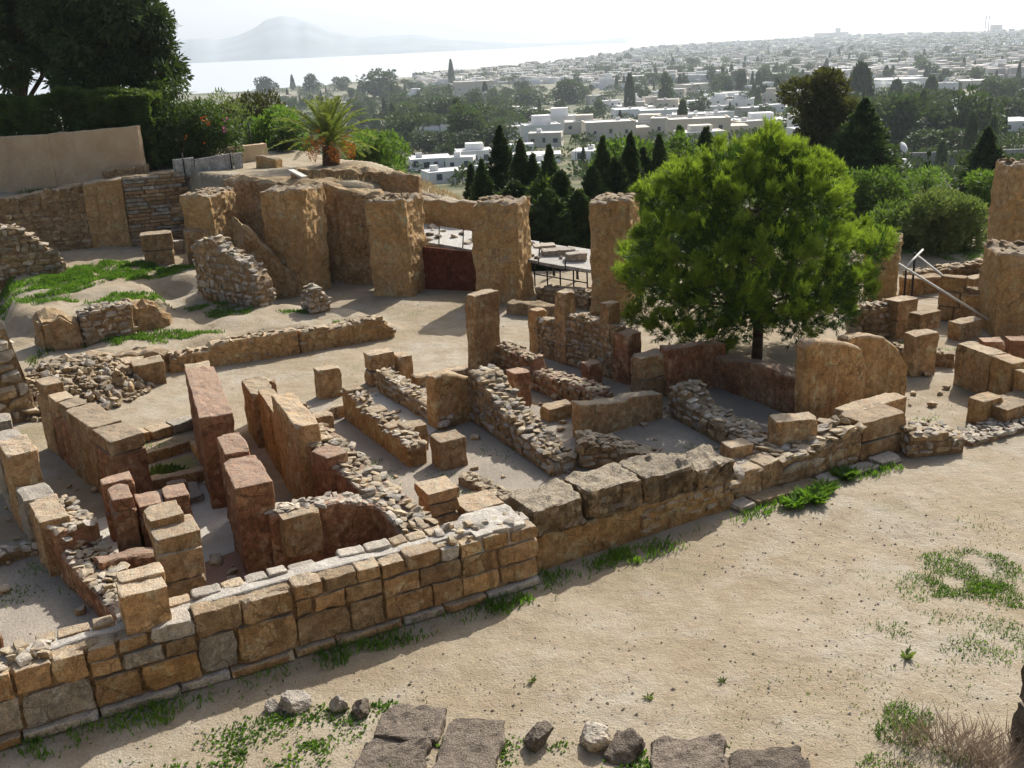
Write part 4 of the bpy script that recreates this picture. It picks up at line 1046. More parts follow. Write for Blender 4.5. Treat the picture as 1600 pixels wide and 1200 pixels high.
def brushes(cd, NN, ln, wd, spread):
    C, D = np.concatenate(cd[0]), np.concatenate(cd[1]); k = len(C) * NN
    cc = np.repeat(C, NN, 0) + np.repeat(D, NN, 0) * (RS.rand(k, 1) * .24); dd = np.repeat(D, NN, 0) + unit(k) * spread
    dd /= np.linalg.norm(dd, axis=1, keepdims=True); return tri_leaves(cc, dd, ln * (.7 + .6 * RS.rand(k)), wd)
obj('crown', mesh_np('crown', *brushes(inner, 18, .15, .022, .65), 'pine_needles_shaded'), (0, 0, 0), (0, 0, 0), root)
obj('sunlit_shoots', mesh_np('sunlit_shoots', *brushes(tips, 20, .16, .015, .6), 'pine_tips_lit'), (0, 0, 0), (0, 0, 0), root)  # brighter copy of the needles where the sun strikes the crown
limbs('trunk', (pb_[0], pb_[1], -.1), zp(1190, 330, Yd), [c for c, r in lob], .17, 'bark', root)

# ------------------------------------------------------------------ cypresses and other near trees
def spindle(h, r, n, ln, wd, rs, sharp=.7, ragged=.2):
    t = rs.rand(n) ** .9; prof = (1 - t) ** (sharp * .85) * np.clip(t * 5 + .25, 0, 1) * 1.15
    a = rs.rand(n) * 6.283; lump = 1 + ragged * vn(np.stack([np.cos(a) * 2, np.sin(a) * 2, t * h * 1.1], 1), 4)
    q = r * prof * lump * (.45 + .55 * np.sqrt(rs.rand(n)))
    c = np.stack([q * np.cos(a), q * np.sin(a), t * h * .97], 1)
    d = np.stack([np.cos(a) * .5, np.sin(a) * .5, np.ones(n)], 1) + .45 * unit(n, rs); d /= np.linalg.norm(d, axis=1, keepdims=True)
    return tri_leaves(c, d, ln * (.6 + .8 * rs.rand(n)), wd, rs)
def conifer(h, r, n, ln, wd, rs, power=.85, up=.35):
    """ragged conifer: leaf sprays set along separate side branches"""
    nb = max(60, n // 55); t = np.sort(rs.rand(nb)) ** .85 * .985 + .01; a = np.arange(nb) * 2.4 + rs.rand(nb)
    L = r * (1 - t) ** power * (.35 + .95 * rs.rand(nb)) * np.clip(t * 6 + .45, 0, 1) + .03 + .1 * (1 - t)
    k = 55; b = np.repeat(np.arange(nb), k); u = rs.rand(nb * k) ** .7
    q = L[b] * u; z = h * t[b] + q * (up - .25 * u) + .05 * rs.normal(size=nb * k)
    w_ = .16 * L[b] * (1 - .5 * u) * rs.normal(size=nb * k); ca, sa = np.cos(a[b]), np.sin(a[b])
    c = np.stack([q * ca - w_ * sa, q * sa + w_ * ca, z], 1)
    d = np.stack([ca, sa, .35 + 0 * ca], 1) + .75 * unit(nb * k, rs); d /= np.linalg.norm(d, axis=1, keepdims=True)
    return tri_leaves(c, d, ln * (.6 + .8 * rs.rand(nb * k)) * (.35 + .65 * np.clip((1 - t[b]) * 4, 0, 1)), wd, rs)
def near_tree(kind, label, x, ytop, wpx, Y, mat, n, name='cypress_tree', group=None, ln=.24, wd=.085, sharp=.7):
    tp = zp(x, ytop, Y); g = hz(tp[0], tp[1]); h = tp[2] - g; r = wpx * Y / F / 2
    root = thing(name, label, 'tree', (tp[0], tp[1], g), group); r *= 1.15
    rs = np.random.RandomState(int(x))
    v, f = conifer(h * .96, r * (1.6 if kind == 's' else 2.3), int(n * 1.6), ln, wd, rs, .75 if kind == 's' else 1.0, .8 if kind == 's' else .3)
    obj('crown', mesh_np('crown', v + np.array([0, 0, h * .04]), f, mat), (tp[0], tp[1], g), (0, 0, 0), root)
    obj('trunk', mesh_np('trunk', *tube((0, 0, -.2), (0, 0, h * .85), .16, .03), 'bark'), (tp[0], tp[1], g), (0, 0, 0), root)
    return root
for a in (('c', 'dark pointed cypress rising over the terrace end', 780, 197, 60, 54), ('c', 'dark bushy cypress between the third and fourth piers', 832, 242, 70, 50),
          ('s', 'dark slim cypress right of the bushy one, above the shelter', 876, 268, 50, 47), ('s', 'tall dark cypress behind the fourth pier', 925, 262, 52, 49),
          ('c', 'dark cypress behind the right side of the fourth pier', 1005, 232, 66, 52), ('c', 'dark pointed cypress above the pine, left one', 1062, 196, 62, 58),
          ('s', 'dark cypress above the pine, right one', 1104, 200, 58, 56), ('s', 'small dark cypress low between two piers', 905, 300, 44, 46), ('s', 'small dark cypress beside the terrace bush', 735, 258, 26, 62),
          ('s', 'leafy cypress half hidden behind the third pier', 804, 285, 60, 46.5), ('c', 'tall ragged cypress just right of the pointed one', 812, 218, 46, 50), ('c', 'ragged cypress rising over the shelter roof', 858, 228, 46, 49), ('c', 'narrow ragged cypress behind the fourth pier top', 942, 214, 46, 50), ('c', 'ragged cypress between the fourth pier and the pine', 985, 208, 46, 51), ('c', 'ragged cypress left of the pair above the pine', 1030, 210, 46, 52), ('c', 'low ragged cypress beside the terrace grass', 752, 250, 44, 52),
          ('s', 'dark cypress filling the gap behind the third pier', 858, 300, 60, 45.8), ('s', 'dense dark cypress just left of the pine', 960, 248, 60, 50)):
    near_tree(*a, 'cypress_leaf', 14000)
near_tree('c', 'very dark broad cypress behind the pine on the right', 1352, 155, 120, 60, 'cypress_leaf', 16000, ln=.4, wd=.14)
near_tree('c', 'dark broad cypress above the right-hand bushes', 1545, 200, 90, 66, 'cypress_leaf', 11000, ln=.4, wd=.14)
near_tree('s', 'slim dark cypress above the round bushes', 1452, 236, 24, 75, 'cypress_leaf', 3500)
def leafy(name, label, x, ybase, Y, lobes, mat, per, ln, wd, trunk=True, cat='tree', zb=None, up=.3, group=None):
    b = zp(x, ybase, Y); g = hz(b[0], b[1]) if zb is None else zb
    root = thing(name, label, cat, (b[0], b[1], g), group)
    L = [(zp(lx, ly, Y + dy), np.array([1, 1, .85]) * lr * Y / F) for lx, ly, lr, dy in lobes]
    v, f = cloud(L, per, ln, wd, up); obj('crown', mesh_np('crown', v, f, mat), (0, 0, 0), (0, 0, 0), root)
    if trunk: limbs('trunk', (b[0], b[1], g - .1), np.mean([c for c, r in L], 0), [c for c, r in L], trunk if trunk is not True else .14, 'bark', root)
    return root
def lob_fill(x0, x1, y0, y1, n, r0, r1, dy, seed):
    rg = random.Random(seed); out = []
    while len(out) < n:
        x, y = rg.uniform(x0, x1), rg.uniform(y0, y1)
        if ((x - (x0 + x1) / 2) / ((x1 - x0) / 2)) ** 2 + ((y - (y0 + y1) / 2) / ((y1 - y0) / 2)) ** 2 <= 1: out.append((x, y, rg.uniform(r0, r1), rg.uniform(-dy, dy)))
    return out
leafy('gum_tree', 'tall brownish loose-crowned gum tree behind the pine', 1285, 330, 64, lob_fill(1228, 1332, 122, 225, 34, 13, 24, 2, 3) + lob_fill(1235, 1345, 205, 320, 30, 14, 24, 2, 4), 'gum_leaf', 420, .34, .15, .22)
leafy('green_tree', 'broad leafy green tree among the dark cypresses', 1010, 300, 56, lob_fill(945, 1090, 215, 330, 30, 18, 30, 2, 5), 'bush_leaf', 480, .3, .13)
leafy('green_tree', 'light green leafy tree beside the third pier gap', 868, 300, 48, lob_fill(795, 895, 290, 365, 14, 16, 24, 1, 6), 'hedge_leaf', 700, .28, .12)
leafy('round_bush', 'large round olive bush with silvery leaves, right of a pair', 1478, 392, 44.0, lob_fill(1428, 1530, 312, 385, 34, 22, 32, 1.5, 7), 'olive_leaf', 1500, .18, .085, cat='bush')
leafy('round_bush', 'large round dark bush left of the silvery one', 1400, 385, 46.0, lob_fill(1362, 1440, 325, 385, 24, 22, 30, 1.5, 8), 'hedge_leaf', 1500, .18, .09, cat='bush')
leafy('umbrella_pine', 'small light green umbrella pine above the round bushes', 1453, 300, 62, lob_fill(1422, 1488, 270, 300, 12, 10, 18, 1, 9), 'bush_leaf', 500, .22, .09)
leafy('green_tree', 'fresh green tree beside the tallest right-hand pier', 1535, 350, 52, lob_fill(1505, 1570, 280, 385, 24, 16, 26, 1, 10), 'bush_leaf', 900, .24, .1)
leafy('green_bush', 'low dark bush at the foot of the broad cypress', 1370, 320, 56, lob_fill(1310, 1410, 280, 345, 22, 18, 28, 1, 11), 'bush_leaf', 800, .22, .1, cat='bush')
leafy('green_bush', 'round green bush left of the palm on the terrace slope', 440, 262, 60, lob_fill(392, 480, 180, 262, 34, 16, 26, 1.5, 12), 'bush_leaf', 900, .22, .1, cat='bush', zb=2.0)
leafy('green_bush', 'dark green bush right of the palm on the terrace slope', 590, 270, 58, lob_fill(545, 625, 215, 272, 28, 14, 24, 1.5, 13), 'bush_leaf', 900, .22, .1, cat='bush', zb=0.0)
leafy('green_tree', 'loose olive-green tree rising behind the mesh fence', 395, 240, 66, lob_fill(350, 440, 150, 235, 30, 12, 22, 1.5, 15), 'gum_leaf', 420, .26, .11, zb=-3)
for x, lab in ((1660, 'round green bush just past the tallest pier'), (1750, 'broad green bush farther right along the platform edge'), (1850, 'last green bush along the platform edge')):
    leafy('round_bush', lab, x, 395, 46.5, lob_fill(x - 45, x + 45, 310, 385, 22, 22, 30, 1.5, x), 'bush_leaf', 900, .2, .1, cat='bush')
# big dark conifers at the left
for i, (lab, x, Y, lob) in enumerate((
        ('huge dark conifer overhanging the pink wall, left one', 40, 58, lob_fill(-60, 110, -60, 105, 30, 22, 40, 2.5, 20)),
        ('huge dark conifer overhanging the pink wall, middle one', 120, 57, lob_fill(60, 215, -70, 130, 36, 24, 42, 2.5, 21)),
        ('huge dark conifer with drooping right-hand branches', 200, 56, lob_fill(170, 250, 10, 120, 14, 18, 30, 1.5, 22) + lob_fill(190, 285, 80, 165, 16, 12, 24, 1.5, 23) + [(240, 45, 14, 0), (246, 70, 14, 0), (262, 100, 14, 0), (284, 118, 11, 0)]))):
    leafy('dark_conifer', lab, x, 190, Y, lob, 'dark_conifer', 900, .36, .12, .3, zb=4.0, up=-.25)
def hedge(name, label, a, b, z0, z1, th, mat, n, ln, wd, cat='hedge', bulge=.35):
    a, b = np.array(a, float), np.array(b, float); d = b - a; L = np.linalg.norm(d); d /= L; nr = np.array([-d[1], d[0]])
    u = RS.rand(n) * L; zz = z0 + (z1 - z0) * RS.rand(n) ** .8; v = RS.rand(n)
    sd = np.where(RS.rand(n) < .75, -1, 1) * (th / 2) * (1 - .3 * RS.rand(n) ** 2)
    lump = 1.5 * bulge * fbm(np.stack([u * .8, zz * .9, 0 * u], 1), 6)
    tpm = RS.rand(n) < .3; zz = np.where(tpm, z1 + lump * .8, zz); off = np.where(tpm, (v - .5) * th, sd + lump)
    c = np.concatenate([a[None] + d[None] * u[:, None] + nr[None] * off[:, None], zz[:, None]], 1)
    D = np.concatenate([nr[None] * sd[:, None], np.full((n, 1), .4)], 1) + unit(n) * .8; D /= np.linalg.norm(D, axis=1, keepdims=True)
    v, f = tri_leaves(c, D, ln * (.6 + .8 * RS.rand(n)), wd); return v, f
Gd = Cn + back * 2.7; G1 = Re + back * 2.7
v, f = hedge('hedge', '', Gd, G1 - (G1 - Gd) * -.05, 4.3, 6.6 + 1.9, 1.2, 'hedge_leaf', 60000, .2, .11)
va, fa = hedge('hedge', '', Gd + np.array([-7, 1.9]), Gd, 4.3, 8.5, 1.2, 'hedge_leaf', 36000, .2, .11); v, f = join([(v, f), (va, fa)])
cz = ztop(Gd, 152); cz2 = ztop(G1, 150)
v[:, 2] = 4.3 + (v[:, 2] - 4.3) * ((cz + cz2) / 2 - 4.3) / 4.2
tag(obj('hedge', mesh_np('hedge', v, f, 'hedge_leaf')), 'dense dark clipped hedge on top of the pink wall', 'hedge')
# climber with flowers tumbling over the terrace end
root = thing('climbing_plant', 'tangled climber with orange and pink flowers beside the pink wall', 'climber', tuple(P(285, 268, 4.2)))
L = [(zp(x, y, 53 + dy), np.array([1, 1, 1]) * r * 53 / F) for x, y, r, dy in lob_fill(198, 368, 165, 268, 52, 18, 27, 1.3, 31) + lob_fill(215, 300, 130, 200, 8, 16, 26, 1.2, 32)]
v, f = cloud(L, 1100, .18, .09, -.2); obj('foliage', mesh_np('foliage', v, f, 'ivy_leaf'), (0, 0, 0), (0, 0, 0), root)
for mt, spots in (('flower_orange', [(318, 185, 4), (325, 192, 3.5), (290, 215, 3), (318, 226, 2.5)]), ('flower_pink', [(352, 186, 3.5), (352, 203, 3.5)])):
    for x, y, r in spots:
        v, f = cloud([(zp(x, y, 51.2), np.ones(3) * r * 51 / F)], 1100, .09, .06); obj('blossom', mesh_np('blossom', v, f, mt), (0, 0, 0), (0, 0, 0), root)
limbs('stem', tuple(P(285, 268, 4.1)), zp(280, 200, 53), [zp(x, y, 53) for x, y in ((230, 180), (320, 200), (340, 240), (250, 230))], .07, 'bark', root)
leafy('wispy_shrub', 'wispy grey-green shrub above the climber', 360, 210, 56, lob_fill(325, 390, 145, 195, 12, 10, 18, 1, 33), 'olive_leaf', 330, .22, .06, zb=4.0, cat='bush')
a, b = zp(366, 226, 54), zp(392, 224, 55)
root = thing('mesh_fence', 'dark wire mesh fence panel beyond the climber', 'fence', (a[0], a[1], 4.0))
for q in (a, (a + b) / 2, b): tubes('post', [((q[0], q[1], 3.9), (q[0], q[1], 6.0), .04)], 'iron', root)
for i in range(9): z = 4.2 + i * .22; tubes('wire', [((a[0], a[1], z), (b[0], b[1], z), .012)], 'iron', root)

# ------------------------------------------------------------------ palm
pz = zp(518, 262, 50.0); pg = 4.0
root = thing('palm_tree', 'stout date palm with orange fruit stalks on the terrace', 'palm', (pz[0], pz[1], pg))
v, f = join([tube((0, 0, i * .14 - .2), (0, 0, i * .14 - .04), .42 - .012 * i, .47 - .012 * i, 10) for i in range(9)])
obj('trunk', mesh_np('trunk', v, f, 'palm_bark'), (pz[0], pz[1], pg), (0, 0, 0), root)
rs = np.random.RandomState(3); pc_ = np.array([pz[0], pz[1], pg + 1.1])
for k in range(46):
    el = math.radians(86 - 72 * (k / 45) ** 1.3 + rs.uniform(-5, 5)); az = k * 2.4 + rs.uniform(-.2, .2); Lf = rs.uniform(2.8, 3.4) * (1.0 if k < 40 else .7)
    t = np.linspace(0, 1, 13); hd = np.array([math.cos(az), math.sin(az)]); droop = .55 + .5 * (1 - math.sin(el))
    rad = Lf * (math.cos(el) * t + .12 * t ** 2); z = Lf * (math.sin(el) * t - droop * .55 * t ** 2.2)
    ax = np.stack([pc_[0] + hd[0] * rad, pc_[1] + hd[1] * rad, pc_[2] + z], 1)
    segs = [(ax[i], ax[i + 1], .022 * (1 - .8 * t[i]), .022 * (1 - .8 * t[i + 1]), 4) for i in range(12)]
    fr_ = tubes('frond', segs, 'palm_leaf', root)
    tt = np.repeat(np.linspace(.12, 1, 52), 2); c = np.stack([np.interp(tt, t, ax[:, i]) for i in range(3)], 1)
    tan = np.stack([np.gradient(ax[:, i]) for i in range(3)], 1); tn = np.stack([np.interp(tt, t, tan[:, i]) for i in range(3)], 1); tn /= np.linalg.norm(tn, axis=1, keepdims=True)
    side = np.array([-hd[1], hd[0], 0]) * np.where(np.arange(len(tt)) % 2, 1, -1)[:, None]
    d = side * .8 + tn * .75 + np.array([0, 0, .12]) + .12 * unit(len(tt), rs); d /= np.linalg.norm(d, axis=1, keepdims=True)
    v, f = tri_leaves(c, d, .42 * np.sin(np.pi * np.clip(tt * .85 + .12, 0, 1)) + .08, .035, rs)
    o = bpy.data.objects.new('leaflets', mesh_np('leaflets', v, f, 'palm_leaf')); COL.objects.link(o); o.parent = fr_
for k in range(8):
    az = k * .8 + .3; c = pc_ + np.array([math.cos(az) * .95, math.sin(az) * .95, -.25 + .3 * (k % 3)])
    v, f = cloud([(c, (.3, .3, .5))], 1500, .10, .05, -.6, rs); obj('fruit_sprays', mesh_np('fruit_sprays', v, f, 'date_orange'), (0, 0, 0), (0, 0, 0), root)

# ------------------------------------------------------------------ grasses and weeds
def blades(areas, mat, name, label, hgt=.10, wd=.018, dens=260, cat='grass', lean=.6, follow=True):
    """areas: (px, py, rx metres, ry metres, density factor)"""
    C = []
    for a in areas:
        x, y, rx, ry = a[:4]; k = a[4] if len(a) > 4 else 1; zt = a[5] if len(a) > 5 else 0
        c = P(x, y, zt)[:2]; n = int(dens * k * rx * ry * 3.14)
        t = RS.rand(n) * 6.283; r = np.sqrt(RS.rand(n)); q = np.stack([c[0] + rx * r * np.cos(t), c[1] + ry * r * np.sin(t)], 1)
        keep = vn(np.concatenate([q * 2.6, np.zeros((n, 1))], 1), 17) + .25 * RS.normal(size=n) > -.12 + .5 * (r - .6); C.append(q[keep])
    q = np.concatenate(C); n = len(q); z = height(q[:, 0], q[:, 1]) - .01
    d = np.concatenate([unit(n)[:, :2] * lean, np.ones((n, 1))], 1); d /= np.linalg.norm(d, axis=1, keepdims=True)
    v, f = tri_leaves(np.concatenate([q, z[:, None]], 1), d, hgt * (.4 + .9 * RS.rand(n)), wd)
    return tag(obj(name, mesh_np(name, v, f, mat)), label, cat, kind='stuff')
blades([(90, 440, 2.6, 3.0, 1.3, 1), (160, 430, 2.2, 2.4, 1.3, 1), (255, 425, 1.4, 1.2, 1.4, 1), (200, 470, 1.6, 1.0, 1, 1), (60, 470, 1.5, .8, .7, 1)], 'grass_blade', 'grass', 'bright green turf on the upper terrace', .15, .04, 650)
blades([(250, 525, 2.2, .9, 1.2, .4), (160, 535, 1.4, .7, 1, .4), (360, 490, 1.2, .5, 1.2, .4), (330, 480, 1.1, .5, 1, .4), (465, 490, .8, .3, 1, .4), (545, 500, .6, .3, 1, .4), (395, 475, .7, .5, 1, .4)], 'grass_blade', 'grass', 'green turf strip below the terrace bank', .14, .035, 600)
ga = []
for i in range(26):
    f = i / 25; x, y = 20 + f * 800, 1172 - f * 248; ga.append((x + 8, y + 8 + random.uniform(-4, 6), .5, .2 + .2 * random.random(), random.choice((.05, .2, .5, 1.3))))
for i in range(16):
    f = i / 15; x, y = 850 + f * 300, 902 - f * 92; ga.append((x, y + (10 if i < 11 else 4), .42, .32 if i < 11 else .18, random.choice((.5, 1.2, 1.8)) if i < 11 else random.choice((.05, .3, 1.0))))
for i in range(12): ga.append((1160 + i * 21, 812 - i * 7.3, .35, .22, random.uniform(.2, 1.3)))
blades(ga, 'grass_blade', 'grass', 'shaded weeds along the foot of the street wall', .15, .03, 420)
blades([(490, 1130, .9, .45, 1), (420, 1150, 1.0, .5, .9), (350, 1165, 1.1, .4, .5), (330, 1200, 1.2, .3, .9), (520, 1150, .5, .4, 1.2), (600, 1105, .3, .2, 1.4), (680, 1150, .3, .25, 1.3), (620, 1190, .3, .3, 1), (800, 1160, .35, .25, .9), (770, 1185, .35, .3, .9), (985, 1185, .5, .25, .9), (880, 1165, .25, .15, 1), (1000, 1200, .5, .2, 1.2), (450, 1190, 1.0, .4, .6), (240, 1190, .7, .3, .7), (1135, 1160, .4, .1, 1.2)],
       'grass_blade', 'weeds', 'low green weeds among the foreground paving slabs', .075, .042, 560, 'weeds', 1.2)
blades([(1510, 890, 1.0, .8, .9), (1540, 930, .9, .5, .9), (1480, 920, .9, .7, .35), (1500, 985, 1.4, .7, .25), (1420, 1120, .35, .35, 1.2), (1410, 1145, .4, .3, 1.1), (1430, 1190, .8, .3, .8), (1550, 1010, .9, .5, .25)], 'grass_blade', 'grass', 'sparse grass patch on the street at the right', .085, .018, 1300, lean=1.1)
blades([(1300, 1080, 2.2, 1.2, .1), (1420, 1000, 2, 1.5, .12), (900, 1080, 3, .8, .03), (1250, 960, 2.5, 1.2, .03), (1480, 840, 1.4, 1, .1), (700, 480, 2.5, 1.2, .15), (800, 455, 1.2, .8, .2), (520, 460, 1.5, 1, .1), (860, 500, 1, .8, .5), (1500, 640, 1.5, 1.0, .1), (1460, 950, 2.4, 1.6, .25), (1380, 1090, 1.8, 1.0, .3), (1550, 840, .6, 1.0, .4), (1180, 1100, 2.0, .8, .12), (700, 1080, 2, .4, .06)], 'dull_grass', 'weeds', 'scattered thin weeds over the bare ground', .06, .02, 240, 'weeds', 1.4)
blades([(30, 288, 3.0, 1.0, 1, 3.5), (10, 280, 3.0, 1.2, 1, 3.5), (60, 296, 1.2, .7, .8, 3.6)], 'dull_grass', 'grass', 'shaded grass below the pink garden wall at the left edge', .25, .04, 200)
blades([(262, 742, .7, .35, 1.6), (262, 750, .6, .25, 1.5)], 'bush_leaf', 'basin_plants', 'leafy green plants filling the sunken basin', .22, .09, 420, 'plants', .9)
blades([(250, 695, .9, .3, .8), (560, 725, .6, .35, 1.4), (590, 745, .5, .35, 1.2), (530, 700, .45, .35, 1.1), (735, 770, .5, .3, 1.2), (770, 790, .5, .25, 1.4), (640, 745, .8, .6, .15), (760, 715, .9, .6, .2), (700, 745, .25, .1, 1.5), (630, 610, .5, .4, .5), (20, 930, .5, .5, .8), (50, 900, .4, .6, .8), (95, 920, .4, .9, 1.0), (1130, 715, .7, .4, .7), (1100, 700, .6, .3, .4), (190, 830, .4, .2, .9), (1440, 655, .5, .2, .6), (1420, 540, .7, .4, .9), (1475, 548, .5, .3, .8), (1340, 505, .8, .5, .7), (1510, 395, 2.6, 1.2, 1.3), (1560, 402, 2.4, 1.2, 1.3), (1440, 392, 2.6, 1.2, 1)],
       'grass_blade', 'grass', 'patchy grass growing inside the ruined rooms', .08, .025, 380)
blades([(640, 285, 3.0, 1.2, 1, 3.6), (700, 300, 2.0, 1.0, 1.2, 3), (560, 285, 3, 1.0, .5, 4), (470, 290, 2, .8, .3, 4), (740, 292, 1.2, .8, 1, 2.9)], 'dry_grass', 'dry_grass', 'dry straw-coloured grass on the terrace edge', .35, .03, 130)
blades([(1470, 1180, .7, .35, 1.0), (1440, 1160, .5, .3, .8), (1500, 1205, .6, .2, 1), (1540, 1185, .6, .4, 1), (1570, 1200, .5, .4, 1)], 'dry_twig', 'dry_brush', 'tangle of dry grey brushwood at the bottom right', .5, .014, 330, 'brushwood', .9)
blades([(512, 442, .35, .3, 1.5), (500, 452, .3, .2, 1)], 'bush_leaf', 'weeds', 'weed growing at the foot of the left tall pier', .5, .07, 300, 'weeds')
blades([(178, 590, .6, .4, 1.0), (150, 625, .8, .25, .9), (62, 560, .35, .9, 1.2, .4), (210, 612, .4, .15, 1)], 'dull_grass', 'weeds', 'grey-green weeds around the stone heap', .2, .045, 300, 'weeds')
def weed(x, y, s, mat='dull_grass', n=14):
    a = P(x, y); t = RS.rand(n) * 6.28; d = np.stack([np.cos(t), np.sin(t), .45 + .5 * RS.rand(n)], 1); d /= np.linalg.norm(d, axis=1, keepdims=True)
    return tri_leaves(np.tile(np.array([a[0], a[1], hz(a[0], a[1])]), (n, 1)), d, s * (.6 + .6 * RS.rand(n)), s * .28)
for x, y, s, lab in ((1412, 1028, .22, 'spiky pale green rosette weed on the bare street'), (1015, 1090, .13, 'small rosette weed on the street above the worn slab'), (833, 1063, .12, 'small rosette weed on the street above the rocks'), (1128, 1063, .10, 'pale little weed in the middle of the street'),
                     (1285, 770, .33, 'bushy green weed against the street footing'), (1318, 748, .34, 'taller green weed by the corner pier footing'), (1240, 792, .35, 'low green weed spreading from the footing'), (1268, 785, .4, 'yellow-green weed before the footing ledge')):
    v, f = join([weed(x + random.uniform(-6, 6) * s * 3, y + random.uniform(-3, 3) * s * 3, s, n=16) for _ in range(1 if s < .3 else 9)])
    a = P(x, y); o = obj('weed', mesh_np('weed', v - np.array([a[0], a[1], 0]), f, 'grass_blade' if s > .3 else 'dull_grass'), (a[0], a[1], 0)); tag(o, lab, 'weed')
# pebbles lying about
q = []
for (x0, x1, y0, y1, n) in ((0, 1600, 760, 1200, 2600), (300, 1000, 1060, 1200, 500), (1000, 1500, 760, 900, 400), (0, 1300, 600, 900, 700), (250, 900, 470, 620, 350), (1400, 1600, 600, 720, 120), (0, 400, 420, 560, 250)):
    for _ in range(n):
        a = P(random.uniform(x0, x1), random.uniform(y0, y1)); s = random.choice((.008, .01, .012, .016, .02, .03)) * random.uniform(.7, 1.2); q.append((a[0], a[1], s))
q = np.array(q); pzz = height(q[:, 0], q[:, 1]); o8 = np.array([(1, 0, 0), (-1, 0, 0), (0, 1, 0), (0, -1, 0), (0, 0, .8), (0, 0, -.5)])
f8 = np.array([(0, 2, 4), (2, 1, 4), (1, 3, 4), (3, 0, 4), (2, 0, 5), (1, 2, 5), (3, 1, 5), (0, 3, 5)])
jit = 1 + .35 * RS.normal(size=(len(q), 6, 3)).clip(-1, 1)
v = (np.concatenate([q[:, :2], pzz[:, None]], 1)[:, None] + o8[None] * q[:, 2][:, None, None] * jit).reshape(-1, 3)
f = (f8[None] + 6 * np.arange(len(q))[:, None, None]).reshape(-1, 3)
tag(obj('pebbles', mesh_np('pebbles', v, f, 'white_rubble')), 'small pebbles strewn over the bare dirt', 'pebbles', kind='stuff')
# loose stones fallen on the room floors
vs_, fs_ = [], []; rq = np.random.RandomState(9)
for i in range(420):
    x, y = rq.uniform(0, 1500), rq.uniform(560, 960); a = P(x, y)
    if poly_sd(np.array([a[0]]), np.array([a[1]]), INSULA)[0] < .6: continue
    me = stone_mesh('rubble', i % 12); vv = np.empty(len(me.vertices) * 3, np.float32); me.vertices.foreach_get('co', vv); ff = np.empty(len(me.polygons) * 4, np.int32); me.polygons.foreach_get('vertices', ff)
    s = rq.choice((.03, .04, .05, .08, .11)); t = rq.rand() * 6.28; R = np.array([[math.cos(t), -math.sin(t), 0], [math.sin(t), math.cos(t), 0], [0, 0, 1]])
    vs_.append((vv.reshape(-1, 3) * s * np.array([1.3, 1, .7])) @ R.T + np.array([a[0], a[1], .03 + s * .3])); fs_.append(ff.reshape(-1, 4))
tag(obj('fallen_rubble', mesh_np('fallen_rubble', *join(list(zip(vs_, fs_))), 'rubble')), 'loose fallen stones littering the floors of the ruined rooms', 'rubble', kind='stuff')

# ------------------------------------------------------------------ the town below
UB = {}
def unit_house(mat, kind):
    if (mat, kind) not in UB:
        def bx(x0, x1, y0, y1, z0, z1):
            v, f = lat([x0, x1], [y0, y1], [z0, z1]); return v, f
        ps = [bx(-.5, .5, -.5, .5, -.6, .94)]
        t = .03
        for q in ((-.5, .5, -.5, -.5 + t), (-.5, .5, .5 - t, .5), (-.5, -.5 + t, -.5 + t, .5 - t), (.5 - t, .5, -.5 + t, .5 - t)): ps.append(bx(*q, .942, 1.0))
        if kind == 1: ps.append(bx(-.2, .28, -.1, .42, .945, 1.45))
        if kind == 2: ps.append(bx(.5, .8, -.35, .45, -.6, .6))
        UB[(mat, kind)] = mesh_np('wall', *join(ps), mat)
    return UB[(mat, kind)]
UQ = mesh_np('window', *lat([-.5, .5], [-.5, .5], [-.5, .5]), 'window_dark')
UR = mesh_np('roof', *lat([-.5, .5], [-.5, .5], [-.5, .5]), 'flat_roof')
HOUSES = []; ANCH = []
def beside(x, y, what):
    """words that say where something stands: next to the nearest house or tree one can find"""
    ok = [a for a in ANCH if len((what + ' left of the ' + a[2]).split()) <= 15]
    ax, ay, nm = min(ok, key=lambda a: (a[0] - x) ** 2 + (2.2 * (a[1] - y)) ** 2)
    dx, dy = x - ax, y - ay
    rel = ('right of' if dx > 0 else 'left of') if abs(dx) > 1.6 * abs(dy) else ('below' if dy > 0 else 'above')
    return '%s %s the %s' % (what, rel, nm)
